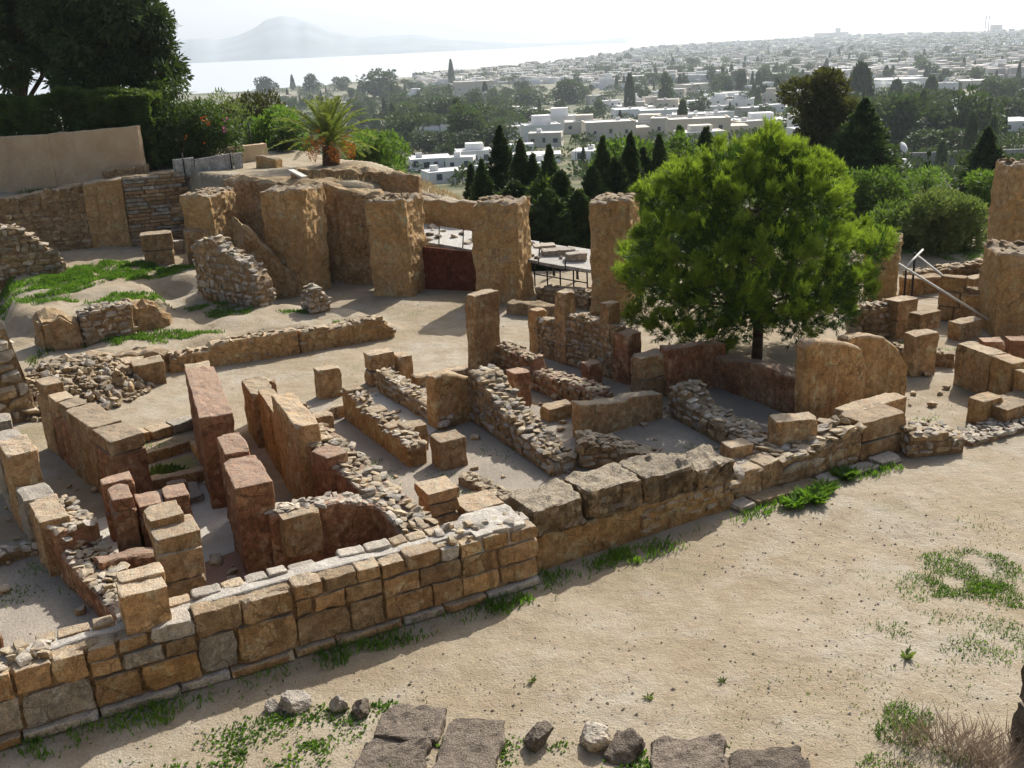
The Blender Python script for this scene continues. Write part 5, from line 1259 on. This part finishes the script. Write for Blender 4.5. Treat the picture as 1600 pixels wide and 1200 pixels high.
def house(x0, x1, yt, yb, label, mat='white_wall', kind=0, wins=0, group=None, dep=None, ang=None, name='house'):
    b = on_land((x0 + x1) / 2, yb); Dp = (b - _C) @ _f
    W_, H_ = (x1 - x0) * Dp / F, max(2.2, (yb - yt) * Dp / F); D_ = dep or W_ * random.uniform(.6, 1.0); an = random.uniform(-.35, .35) if ang is None else ang
    c = np.array([b[0], b[1] + D_ * .5, b[2]]); HOUSES.append((c[0], c[1], W_))
    if group is None: ANCH.append(((x0 + x1) / 2, yb, label))
    if wins:
        root = thing(name, label, 'house', c, group); rz = (0, 0, an)
        obj('wall', unit_house(mat, kind), c, rz, root, (W_, D_, H_))
        R = Matrix.Rotation(an, 3, 'Z')
        obj('roof', UR, c + np.array([0, 0, H_ * .945]), rz, root, (W_ * .93, D_ * .93, .1))
        for i in range(wins):
            u = (i + .5) / wins - .5 + random.uniform(-.03, .03)
            q = R @ Vector((u * W_, -D_ * .5 - .02, H_ * random.uniform(.42, .6)))
            obj('window', UQ, c + np.array(q), rz, root, (random.uniform(.9, 1.5), .16, random.uniform(1.0, 1.5)))
        q = R @ Vector((W_ * random.uniform(-.3, .3), D_ * random.uniform(-.1, .3), H_ * .95 + .6)); obj('water_tank', UR, c + np.array(q), rz, root, (1.5, 1.2, 1.1))
        for u in (-.25, .2):
            q = R @ Vector((W_ * .5 + .02, u * D_, H_ * .5)); obj('window', UQ, c + np.array(q), rz, root, (.16, 1.1, 1.2))
        return root
    return tag(obj(name, unit_house(mat, kind), c, (0, 0, an), None, (W_, D_, H_)), label, 'house', group)
for a in ((638, 702, 248, 266, 'long low white villa just beyond the terrace edge', 'white_wall', 0, 4), (698, 742, 246, 266, 'white villa with a rounded corner beside the long low one', 'white_wall', 0, 2),
          (662, 728, 268, 286, 'flat white house nearest the dry terrace grass', 'white_wall', 0, 2), (712, 768, 236, 256, 'white house with dark porch behind the pointed cypress', 'white_wall', 1, 3),
          (792, 834, 226, 240, 'long white bungalow right of the pointed cypress', 'white_wall', 0, 3), (828, 880, 208, 230, 'cream square house above the bungalow', 'cream_wall', 0, 3),
          (846, 902, 182, 206, 'bright white two-storey villa in the middle of the town', 'white_wall', 1, 3), (800, 878, 244, 256, 'wide low white roof below the cream house', 'white_wall', 0, 3),
          (792, 860, 256, 272, 'white garden house behind the small cypress', 'white_wall', 0, 2), (742, 772, 268, 286, 'small white annex beside the pointed cypress', 'white_wall', 0, 1),
          (900, 960, 236, 250, 'low white house above the light green tree', 'white_wall', 0, 2), (1002, 1078, 172, 192, 'long pale apartment house in the town centre', 'white_wall', 0, 6, None, 14),
          (938, 962, 124, 140, 'white cube house standing high among dark trees', 'white_wall', 1, 0), (1008, 1036, 152, 170, 'cream house beside a tall grey tree', 'cream_wall', 0, 2),
          (1062, 1112, 132, 148, 'cream houses row left of a dark wood', 'cream_wall', 2, 3), (1108, 1140, 166, 182, 'white house with two rows of windows', 'white_wall', 0, 3),
          (1140, 1178, 156, 172, 'pale blue-white house right of the dark wood', 'white_wall', 1, 2), (1155, 1205, 168, 184, 'cream house with flat awning', 'cream_wall', 0, 3),
          (1090, 1160, 190, 208, 'long white terrace of houses above the pine, left part', 'white_wall', 0, 5), (1155, 1230, 188, 208, 'long white terrace of houses above the pine, right part', 'white_wall', 1, 5),
          (1310, 1380, 186, 200, 'white roof showing behind the gum tree', 'white_wall', 0, 3), (1375, 1450, 124, 142, 'long white block on the right slope', 'white_wall', 0, 5),
          (1458, 1498, 130, 150, 'white square block right of the long block', 'white_wall', 0, 3), (1482, 1502, 154, 174, 'narrow white house beside the windowed block', 'white_wall', 0, 2),
          (1500, 1548, 152, 172, 'white apartment block with many windows', 'white_wall', 0, 7), (1580, 1625, 142, 160, 'white house at the right edge of the town', 'white_wall', 0, 3),
          (1500, 1560, 126, 138, 'pale low houses above the apartment block', 'cream_wall', 2, 3), (1530, 1625, 190, 208, 'white roofed house at the right edge below the trees', 'white_wall', 0, 3),
          (1398, 1428, 264, 282, 'white house with satellite dish behind the bushes', 'white_wall', 0, 2), (1300, 1330, 270, 295, 'white house half hidden behind the gum tree', 'white_wall', 0, 2),
          (420, 455, 150, 160, 'pale house near the shore at the left', 'cream_wall', 0, 0), (608, 645, 178, 195, 'cream house left of the dark wood', 'cream_wall', 1, 2), (710, 770, 128, 150, 'pale block on the slope above the dark wood', 'cream_wall', 0, 4),
          (634, 662, 146, 160, 'white block beside the olive tree', 'white_wall', 1, 2), (560, 600, 195, 208, 'low pale house behind the palm fronds', 'cream_wall', 0, 2)):
    house(*a)
# boundary wall on the right with a dish
a, b = on_land(1392, 262), on_land(1530, 256)
wwall('boundary_wall', 'long grey-white boundary wall across the slope on the right', tuple(a[:2]), tuple(b[:2]), .5, [(0, a[2] + 2.6), (1, b[2] + 2.6)], 'concrete', z0=min(a[2], b[2]), fine=0, rough=.02, raggy=.02, step=2.5)
a, b = on_land(1560, 252), on_land(1640, 248)
wwall('boundary_wall', 'short grey-white wall stretch at the right edge above the tallest pier', tuple(a[:2]), tuple(b[:2]), .5, [(0, a[2] + 2.2), (1, b[2] + 2.2)], 'concrete', z0=min(a[2], b[2]), fine=0, rough=.02, raggy=.02, step=2.5)
d0 = on_land(1414, 272); d0 = d0 + np.array([0, 1, 3.6])
root = thing('satellite_dish', 'white satellite dish on the roof behind the round bushes', 'satellite dish', d0)
rr = np.linspace(.05, 1, 5); v = []; f = []
for i, r in enumerate(rr):
    for k in range(16): t = k / 16 * 6.283; v.append((r * math.cos(t), .25 * r * r, r * math.sin(t)))
for i in range(4):
    for k in range(16): f.append((i * 16 + k, i * 16 + (k + 1) % 16, (i + 1) * 16 + (k + 1) % 16, (i + 1) * 16 + k))
obj('reflector', mesh_np('reflector', v, f, 'dish', True), d0 + np.array([0, 0, 1.0]), (-.5, 0, .6), root)
tubes('mast', [(d0 + np.array([0, .2, -1]), d0 + np.array([0, .2, 1.0]), .06)], 'iron', root)
LAB = lambda mt, kd, zone: beside(x, y, '%s %s %s' % ('small' if wd < 13 else 'wide', 'white' if mt == 'white_wall' else 'cream', ('flat house', 'house with roof-top room', 'house with side wing')[kd]))
for k in range(165):           # the other houses of the town
    for _ in range(20):
        x = random.uniform(600, 1640); lo = np.interp(x, [400, 700, 900, 1000, 1600], [150, 122, 108, 100, 92])
        y = lo + (random.random() ** 1.15) * (225 - lo); b = on_land(x, y)
        wd = random.uniform(9, 20)
        if b[1] > 150 and poly_sd(np.array([b[0]]), np.array([b[1]]), LAND)[0] > 30 and all(math.hypot(b[0] - h[0], b[1] - h[1]) > (h[2] + wd) * .6 for h in HOUSES): break
    Dp = (b - _C) @ _f; wp = wd / Dp * F; hp = random.uniform(3.2, 7.5) / Dp * F
    mt, kd = random.choice(('white_wall', 'white_wall', 'cream_wall')), random.choice((0, 0, 1, 2)); zone = ('left slope' if x < 850 else 'middle' if x < 1200 else 'right slope') + (', hazy' if y < 118 else '')
    house(x - wp / 2, x + wp / 2, y - hp, y, LAB(mt, kd, zone), mt, kd, 3 if wp > 17 else 0, 'scattered houses on the %s' % zone)

# ------------------------------------------------------------------ trees of the town
TV = {}
def tree_mesh(kind, i):
    if (kind, i) not in TV:
        rs = np.random.RandomState(50 + i); rg = random.Random(i * 7 + len(kind))
        if kind == 'round':
            L = [((rg.uniform(-.32, .32), rg.uniform(-.32, .32), rg.uniform(.18, .82)), np.array([1, 1, .8]) * rg.uniform(.16, .27)) for _ in range(18)]
            v, f = cloud(L, 2100, .10, .065, .3, rs)
        elif kind == 'cypress':
            v, f = spindle(1.0, .5, 2000, .12, .06, rs, .6, .3)
        elif kind == 'pine':
            L = [((rg.uniform(-.42, .42), rg.uniform(-.42, .42), rg.uniform(.68, .9)), (.2, .2, .1)) for _ in range(14)]; v, f = cloud(L, 2200, .07, .045, .4, rs)
        else:   # palm
            n = 420; t = rs.rand(n); a = np.floor(rs.rand(n) * 16) / 16 * 6.283; r = t * .42; c = np.stack([r * np.cos(a), r * np.sin(a), .82 + .22 * t - .38 * t * t], 1)
            d = np.stack([np.cos(a), np.sin(a), -.4 * t], 1) + .5 * unit(n, rs); d /= np.linalg.norm(d, axis=1, keepdims=True); v, f = tri_leaves(c, d, .12, .03, rs)
        k = len(f); tv, tf = tube((0, 0, -.06), (0, 0, .8), .022, .012, 5)
        TV[(kind, i)] = (mesh_np('crown', v, f, 'town_leaf'), mesh_np('trunk', tv, tf, 'bark'))
    return TV[(kind, i)]
TREES = []
def town_tree(kind, x, yb, wp, hp, label, group=None, parts=None):
    b = on_land(x, yb); Dp = (b - _C) @ _f; W_, H_ = wp * Dp / F, hp * Dp / F
    c, tr = tree_mesh(kind, random.randrange(4)); s = (W_, W_, H_); rz = (0, 0, random.uniform(0, 6.28)); TREES.append(b)
    if group is None: ANCH.append((x, yb, label))
    nm = {'round': 'broadleaf_tree', 'cypress': 'cypress_tree', 'pine': 'umbrella_pine', 'palm': 'palm_tree'}[kind]
    root = thing(nm, label, 'tree', b, group)
    obj('crown', c, b, rz, root, s)
    if hp > 14: obj('trunk', tr, b, rz, root, s)
    return root
for kind, x, yb, wp, hp, lab in (
        ('round', 418, 148, 36, 30, 'round dark tree on the shore, leftmost of the skyline'), ('round', 488, 146, 28, 30, 'dark round tree standing against the bright sea'), ('round', 535, 142, 26, 22, 'flat-topped tree on the shore skyline'),
        ('round', 595, 152, 60, 42, 'big dark tree mass breaking the sea skyline'), ('cypress', 458, 141, 8, 22, 'thin tree silhouette before the sea'), ('cypress', 706, 132, 10, 36, 'tall thin norfolk-like tree by the shore houses'),
        ('round', 640, 210, 60, 50, 'dark leafy tree at the left end of the wood'), ('round', 690, 212, 70, 58, 'tall leafy tree in the middle of the wood'), ('round', 740, 210, 66, 52, 'broad leafy tree right of the red flag'), ('round', 790, 205, 60, 44, 'leafy tree at the right end of the wood'),
        ('round', 620, 238, 50, 36, 'lower green tree at the edge of the wood, left'), ('round', 670, 240, 60, 36, 'lower green tree at the edge of the wood, middle'), ('round', 722, 238, 60, 34, 'lower green tree at the edge of the wood, right'), ('round', 780, 232, 66, 40, 'dark tree beside the pointed cypress'),
        ('round', 838, 205, 50, 34, 'loose tree left of the bright two-storey villa'), ('round', 830, 168, 60, 32, 'broad tree above the villa, left'), ('round', 890, 162, 60, 38, 'broad tree above the villa, right'), ('round', 680, 172, 50, 30, 'dull tree above the wood'),
        ('cypress', 1066, 212, 20, 52, 'dark twin cypress before the long apartment house'), ('cypress', 1084, 214, 12, 32, 'shorter cypress right of the twin cypress'), ('cypress', 984, 178, 18, 58, 'tall slim cypress in the town centre'), ('round', 1040, 170, 26, 56, 'tall grey-green tree beside the cream house'),
        ('cypress', 969, 200, 8, 26, 'small cypress on the white lane'), ('cypress', 1140, 186, 7, 24, 'tiny cypress beside the windowed white house'), ('round', 1042, 214, 48, 32, 'dense green tree in front of the long apartment house'), ('round', 920, 188, 34, 24, 'dark bushy tree behind a white wall'),
        ('cypress', 912, 268, 10, 36, 'slim dark cypress beside the tall palm'), ('palm', 900, 266, 22, 62, 'tall slender palm, left of two among roofs'), ('palm', 916, 262, 18, 52, 'tall slender palm, right of two among roofs'), ('palm', 868, 278, 34, 38, 'bushy palm before the white bungalow'),
        ('cypress', 1340, 190, 50, 84, 'tall dark tree clump right of the gum tree'), ('cypress', 1398, 176, 32, 48, 'dark cone tree before the long white block'), ('cypress', 1452, 172, 30, 50, 'dark tree below the white square block'), ('round', 1440, 198, 66, 60, 'large dark tree on the right slope'),
        ('round', 1478, 175, 34, 36, 'dark round tree left of the narrow white house'), ('round', 1560, 170, 50, 46, 'dark tree clump right of the apartment block'), ('round', 1580, 196, 60, 46, 'dark tree group at the right edge'), ('round', 1435, 102, 26, 18, 'round tree alone on the pale far town'),
        ('round', 1476, 126, 24, 20, 'round tree before the pale far roofs'), ('round', 1524, 126, 26, 24, 'round dark tree above the apartment block'), ('cypress', 1590, 132, 8, 32, 'pointed cypress on the far right skyline'), ('cypress', 1384, 126, 10, 22, 'pointed tree above the long white block'),
        ('round', 1400, 240, 60, 40, 'dark thicket before the boundary wall, left'), ('round', 1460, 244, 80, 44, 'dark thicket before the boundary wall, middle'), ('round', 1520, 246, 60, 44, 'dark thicket before the boundary wall, right'), ('round', 1530, 210, 50, 36, 'olive-green tree on the right slope'),
        ('palm', 1480, 215, 26, 36, 'shaggy palm on the right slope'), ('palm', 1555, 205, 24, 34, 'shaggy palm at the right edge'), ('round', 1240, 108, 24, 16, 'round tree on the pale far town, left'), ('pine', 690, 150, 44, 18, 'umbrella pine above the wood'),
        ('cypress', 1470, 262, 18, 40, 'dark cypress in front of the boundary wall'), ('round', 450, 236, 50, 40, 'green tree behind the terrace bush'), ('round', 600, 256, 50, 36, 'green tree behind the palm'), ('round', 560, 190, 40, 30, 'dark tree above the palm fronds')):
    town_tree(kind, x, yb, wp, hp, lab)
for (x0, x1, y0, y1, n, kinds, hm, lab, grp) in (
        (900, 1100, 112, 142, 40, ('cypress', 'round', 'round'), (8, 14), 'dark tree in the central belt of woodland across the town', 'central woodland belt'),
        (1110, 1260, 116, 160, 44, ('cypress', 'cypress', 'round'), (9, 16), 'dark conifer in the wood right of the cream houses', 'wood right of the cream houses'),
        (600, 820, 140, 235, 75, ('round', 'round', 'round', 'cypress', 'pine'), (9, 16), 'leafy tree of the wood on the left slope of the town', 'wood on the left slope'),
        (385, 640, 142, 228, 95, ('round', 'cypress', 'palm', 'round'), (6, 12), 'tree among the gardens near the shore', 'shore garden trees'),
        (820, 1240, 135, 190, 48, ('round', 'round', 'cypress', 'palm'), (6, 12), 'garden tree between the white houses of the town', 'garden trees of the town'),
        (1240, 1640, 120, 255, 66, ('round', 'round', 'cypress', 'round'), (8, 14), 'garden tree on the right slope of the town', 'trees on the right slope'),
        (900, 1640, 78, 128, 60, ('round', 'cypress'), (9, 18), 'hazy tree standing in the pale far town', 'far town trees')):
    for _ in range(n):
        for _t in range(12):
            x, y = random.uniform(x0, x1), random.uniform(y0, y1); b = on_land(x, y)
            if poly_sd(np.array([b[0]]), np.array([b[1]]), LAND)[0] > 20 and b[1] > 110: break
        kd = random.choice(kinds); Dp = (b - _C) @ _f; hh = random.uniform(*hm); ww = {'round': random.uniform(.8, 1.2), 'cypress': random.uniform(.25, .45), 'pine': 1.1, 'palm': .8}[kd] * hh
        town_tree(kd, x, y, ww / Dp * F, hh / Dp * F, beside(x, y, ('small ' if hh < (hm[0] * 2 + hm[1]) / 3 else 'tall ' if hh > (hm[0] + 2 * hm[1]) / 3 else 'middling ') + {'round': 'round tree', 'cypress': 'pointed cypress', 'pine': 'flat-topped pine', 'palm': 'palm'}[kd]), grp + ', ' + kd)

# low garden greenery covering the slope between the houses
L = []
while len(L) < 1000:
    x = random.uniform(380, 1660); lo = np.interp(x, [380, 700, 900, 1000, 1600], [148, 122, 112, 104, 98]); y = lo + random.random() ** 1.2 * (300 - lo); b = on_land(x, y)
    if 620 < x < 900 and y > 175 and random.random() < .75: continue
    if b[1] < 75 or poly_sd(np.array([b[0]]), np.array([b[1]]), LAND)[0] < 15 or any(math.hypot(b[0] - h[0], b[1] - h[1]) < h[2] * .62 for h in HOUSES): continue
    k = random.uniform(.8, 2.2) * (1 + b[1] / 600); L.append(((b[0], b[1], b[2] + k * .4), (k * 1.3, k * 1.3, k * .8)))
v, f = cloud(L, 14, 1.1, .6, .4); tag(obj('garden_shrubbery', mesh_np('garden_shrubbery', v, f, 'town_leaf')), 'low green garden shrubbery filling the town slope', 'shrubbery', kind='stuff')
# far city as one mass, and its trees
def scatter_far(n, ymin, ymax, bias):
    q = []
    while len(q) < n:
        x = random.uniform(650, 1700); lo = np.interp(x, [650, 800, 960, 1010, 1200, 1300, 1700], [122, 107, 86, 76, 64, 58, 46])
        y = lo + (ymax - lo) * random.random() ** bias
        if y < ymin: continue
        d = ray(x, y); p = _C + d * ((-45.1 - EYE) / d[2])
        if p[1] > 700: q.append(p)
    q = np.array(q); q = q[poly_sd(q[:, 0], q[:, 1], LAND) > 15]; return q
q = scatter_far(6500, 46, 132, 1.2); n = len(q)
bv, bf = lat([-.5, .5], [-.5, .5], [0, 1]); sc = np.stack([6 + 13 * RS.rand(n) ** 2, 6 + 10 * RS.rand(n), 3 + 7 * RS.rand(n) ** 3], 1) * np.clip(q[:, 1] / 3000, 1, 2.2)[:, None]
an = RS.rand(n) * .8 - .4; bb = bv[None] * sc[:, None]; rx = bb[..., 0] * np.cos(an)[:, None] - bb[..., 1] * np.sin(an)[:, None]; ry = bb[..., 0] * np.sin(an)[:, None] + bb[..., 1] * np.cos(an)[:, None]
v = np.stack([rx + q[:, :1], ry + q[:, 1:2], bb[..., 2] + height(q[:, 0], q[:, 1])[:, None] - .5], -1).reshape(-1, 3)
f = (bf[None] + len(bv) * np.arange(n)[:, None, None]).reshape(-1, 4)
tag(obj('distant_buildings', mesh_np('distant_buildings', v, f, 'far_city')), 'pale mass of far city buildings fading in the haze', 'buildings', kind='stuff')
q = scatter_far(1500, 52, 128, .8); L = [((p[0], p[1], p[2] + 3), np.array([5, 5, 3.5]) * random.uniform(.5, 1.4) * np.clip(p[1] / 2500, 1, 2.5)) for p in q]
v, f = cloud(L, 1.4, 3.6, 2.2); tag(obj('distant_trees', mesh_np('distant_trees', v, f, 'town_leaf')), 'far trees dotted through the hazy city', 'trees', kind='stuff')
# three chimneys of the power station, blocks on the skyline
for x, yb, yt, r, lab in ((1506, 52, 35, 1.3, 'short far chimney, left of three on the skyline'), (1538.5, 52, 26, 2.2, 'tall far chimney, left of the twin pair'), (1543.5, 52, 26, 2.2, 'tall far chimney, right of the twin pair')):
    b = on_land(x, yb); Dp = (b - _C) @ _f; h = (yb - yt) * Dp / F; rr_ = r * Dp / F * .5
    v, f = join([tube((0, 0, -2), (0, 0, h * .97), rr_, rr_ * .72, 12), tube((0, 0, h * .97), (0, 0, h), rr_ * .85, rr_ * .85, 12)])
    tag(obj('chimney', mesh_np('chimney', v, f, 'stack_paint', True), b), lab, 'chimney')
for x0, x1, yt, yb, lab in ((1283, 1326, 51, 58, 'broad hazy block on the far skyline'), (1306, 1313, 44, 57, 'slim hazy tower on the far skyline'), (1552, 1566, 39, 50, 'square hazy power house beside the chimneys')):
    house(x0, x1, yt, yb, lab, 'cream_wall', 0, 0, ang=0)
a = [on_land(*p) for p in ((1515, 70.5), (1640, 67), (1640, 65.6), (1520, 69))]
me = bpy.data.meshes.new('lagoon'); me.from_pydata([(float(p[0]), float(p[1]), -44.7) for p in a], [], [(0, 1, 2, 3)]); me.update(); me.materials.append(MAT['sea']); tag(obj('lagoon', me), kind='structure')
a = [on_land(*p) for p in ((440, 172), (478, 168), (476, 160), (446, 163))]
me = bpy.data.meshes.new('harbour_water'); me.from_pydata([(float(p[0]), float(p[1]), float(p[2]) + .6) for p in a], [], [(0, 1, 2, 3)]); me.update(); me.materials.append(MAT['sea']); tag(obj('harbour_water', me), kind='structure')
fp = on_land(657, 207); root = thing('flag', 'small red flag on a pole in the wood on the left slope', 'flag', fp)
tubes('pole', [(fp, fp + np.array([0, 0, 9]), .08)], 'iron', root)
obj('cloth', mesh_np('cloth', *lat([0, 2.2], [-.02, .02], [6.2, 8.9]), 'flower_orange'), fp, (0, 0, .3), root)

# ------------------------------------------------------------------ mountains across the gulf
def ridge(name, pts, Y, depth, label):
    xs = np.linspace(pts[0][0], pts[-1][0], 160); ys = np.interp(xs, [p[0] for p in pts], [p[1] for p in pts])
    ys = ys + 1.2 * vn(np.stack([xs * .06, 0 * xs, 0 * xs], 1), 2) * (np.abs(ys - (62 - (xs - 800) * .0454)) > 3)
    V = []; rows = 9; cols = len(xs)
    for j in range(rows):
        k = j / (rows - 1)                # front foot -> crest -> back foot
        hgt = math.sin(math.pi * k) ** .8
        for x, y in zip(xs, ys):
            c = zp(x, y, Y); g = c[2] - SEA; yy = Y + (k - .5) * depth; V.append((c[0] * yy / Y, yy, SEA - 5 + (g + 5) * hgt + (g * .08 * vn(np.array([[x * .05, k * 4, 0]]), 5)[0] if 0 < k < 1 and abs(k - .5) > .1 else 0)))
    ix = np.arange(rows * cols).reshape(rows, cols); fc = np.stack([ix[:-1, :-1], ix[:-1, 1:], ix[1:, 1:], ix[1:, :-1]], -1).reshape(-1, 4)
    return tag(obj(name, mesh_np(name, V, fc, 'distant_rock', True)), kind='structure')
ridge('mountain', [(120, 80), (240, 66), (300, 60), (340, 62), (370, 56), (398, 44), (415, 31), (432, 26), (462, 27), (485, 38), (520, 50), (560, 58), (600, 57), (640, 54), (690, 60), (760, 65), (850, 68), (980, 60)], 9000, 4500, '')
ridge('hills', [(860, 64), (1000, 57), (1120, 51), (1200, 49), (1280, 48), (1340, 44), (1380, 41), (1420, 42), (1500, 38), (1560, 38), (1700, 30), (1900, 22)], 11500, 3000, '')
# ------------------------------------------------------------------ air
hb = [(-16000, -60, SEA - 1), (16000, 16000, 640)]
v, f = lat(*[[hb[0][i], hb[1][i]] for i in range(3)])
m = bpy.data.materials.new('haze'); m.use_nodes = True; t = m.node_tree; t.nodes.remove(t.nodes['Principled BSDF'])
pv = t.nodes.new('ShaderNodeVolumePrincipled'); pv.inputs['Color'].default_value = (.80, .90, 1, 1); pv.inputs['Density'].default_value = .00011; pv.inputs['Anisotropy'].default_value = .35
t.links.new(pv.outputs[0], t.nodes['Material Output'].inputs['Volume'])
me = mesh_np('haze', v, f); me.materials.append(m); tag(obj('haze', me), kind='stuff')

# same words twice: tell them apart by their order along the picture
from collections import defaultdict
same = defaultdict(list)
for o in bpy.data.objects:
    if o.parent is None and o.get('label') and o.get('group'): same[o['label']].append(o)
ORD = ('leftmost', 'second', 'third', 'fourth', 'fifth', 'sixth', 'seventh', 'eighth', 'ninth', 'tenth')
for l, os_ in same.items():
    if len(os_) < 2: continue
    os_.sort(key=lambda o: proj(o.location)[0])
    for i, o in enumerate(os_):
        o['label'] = ('rightmost' if i == len(os_) - 1 else ORD[min(i, 9)]) + ' ' + l
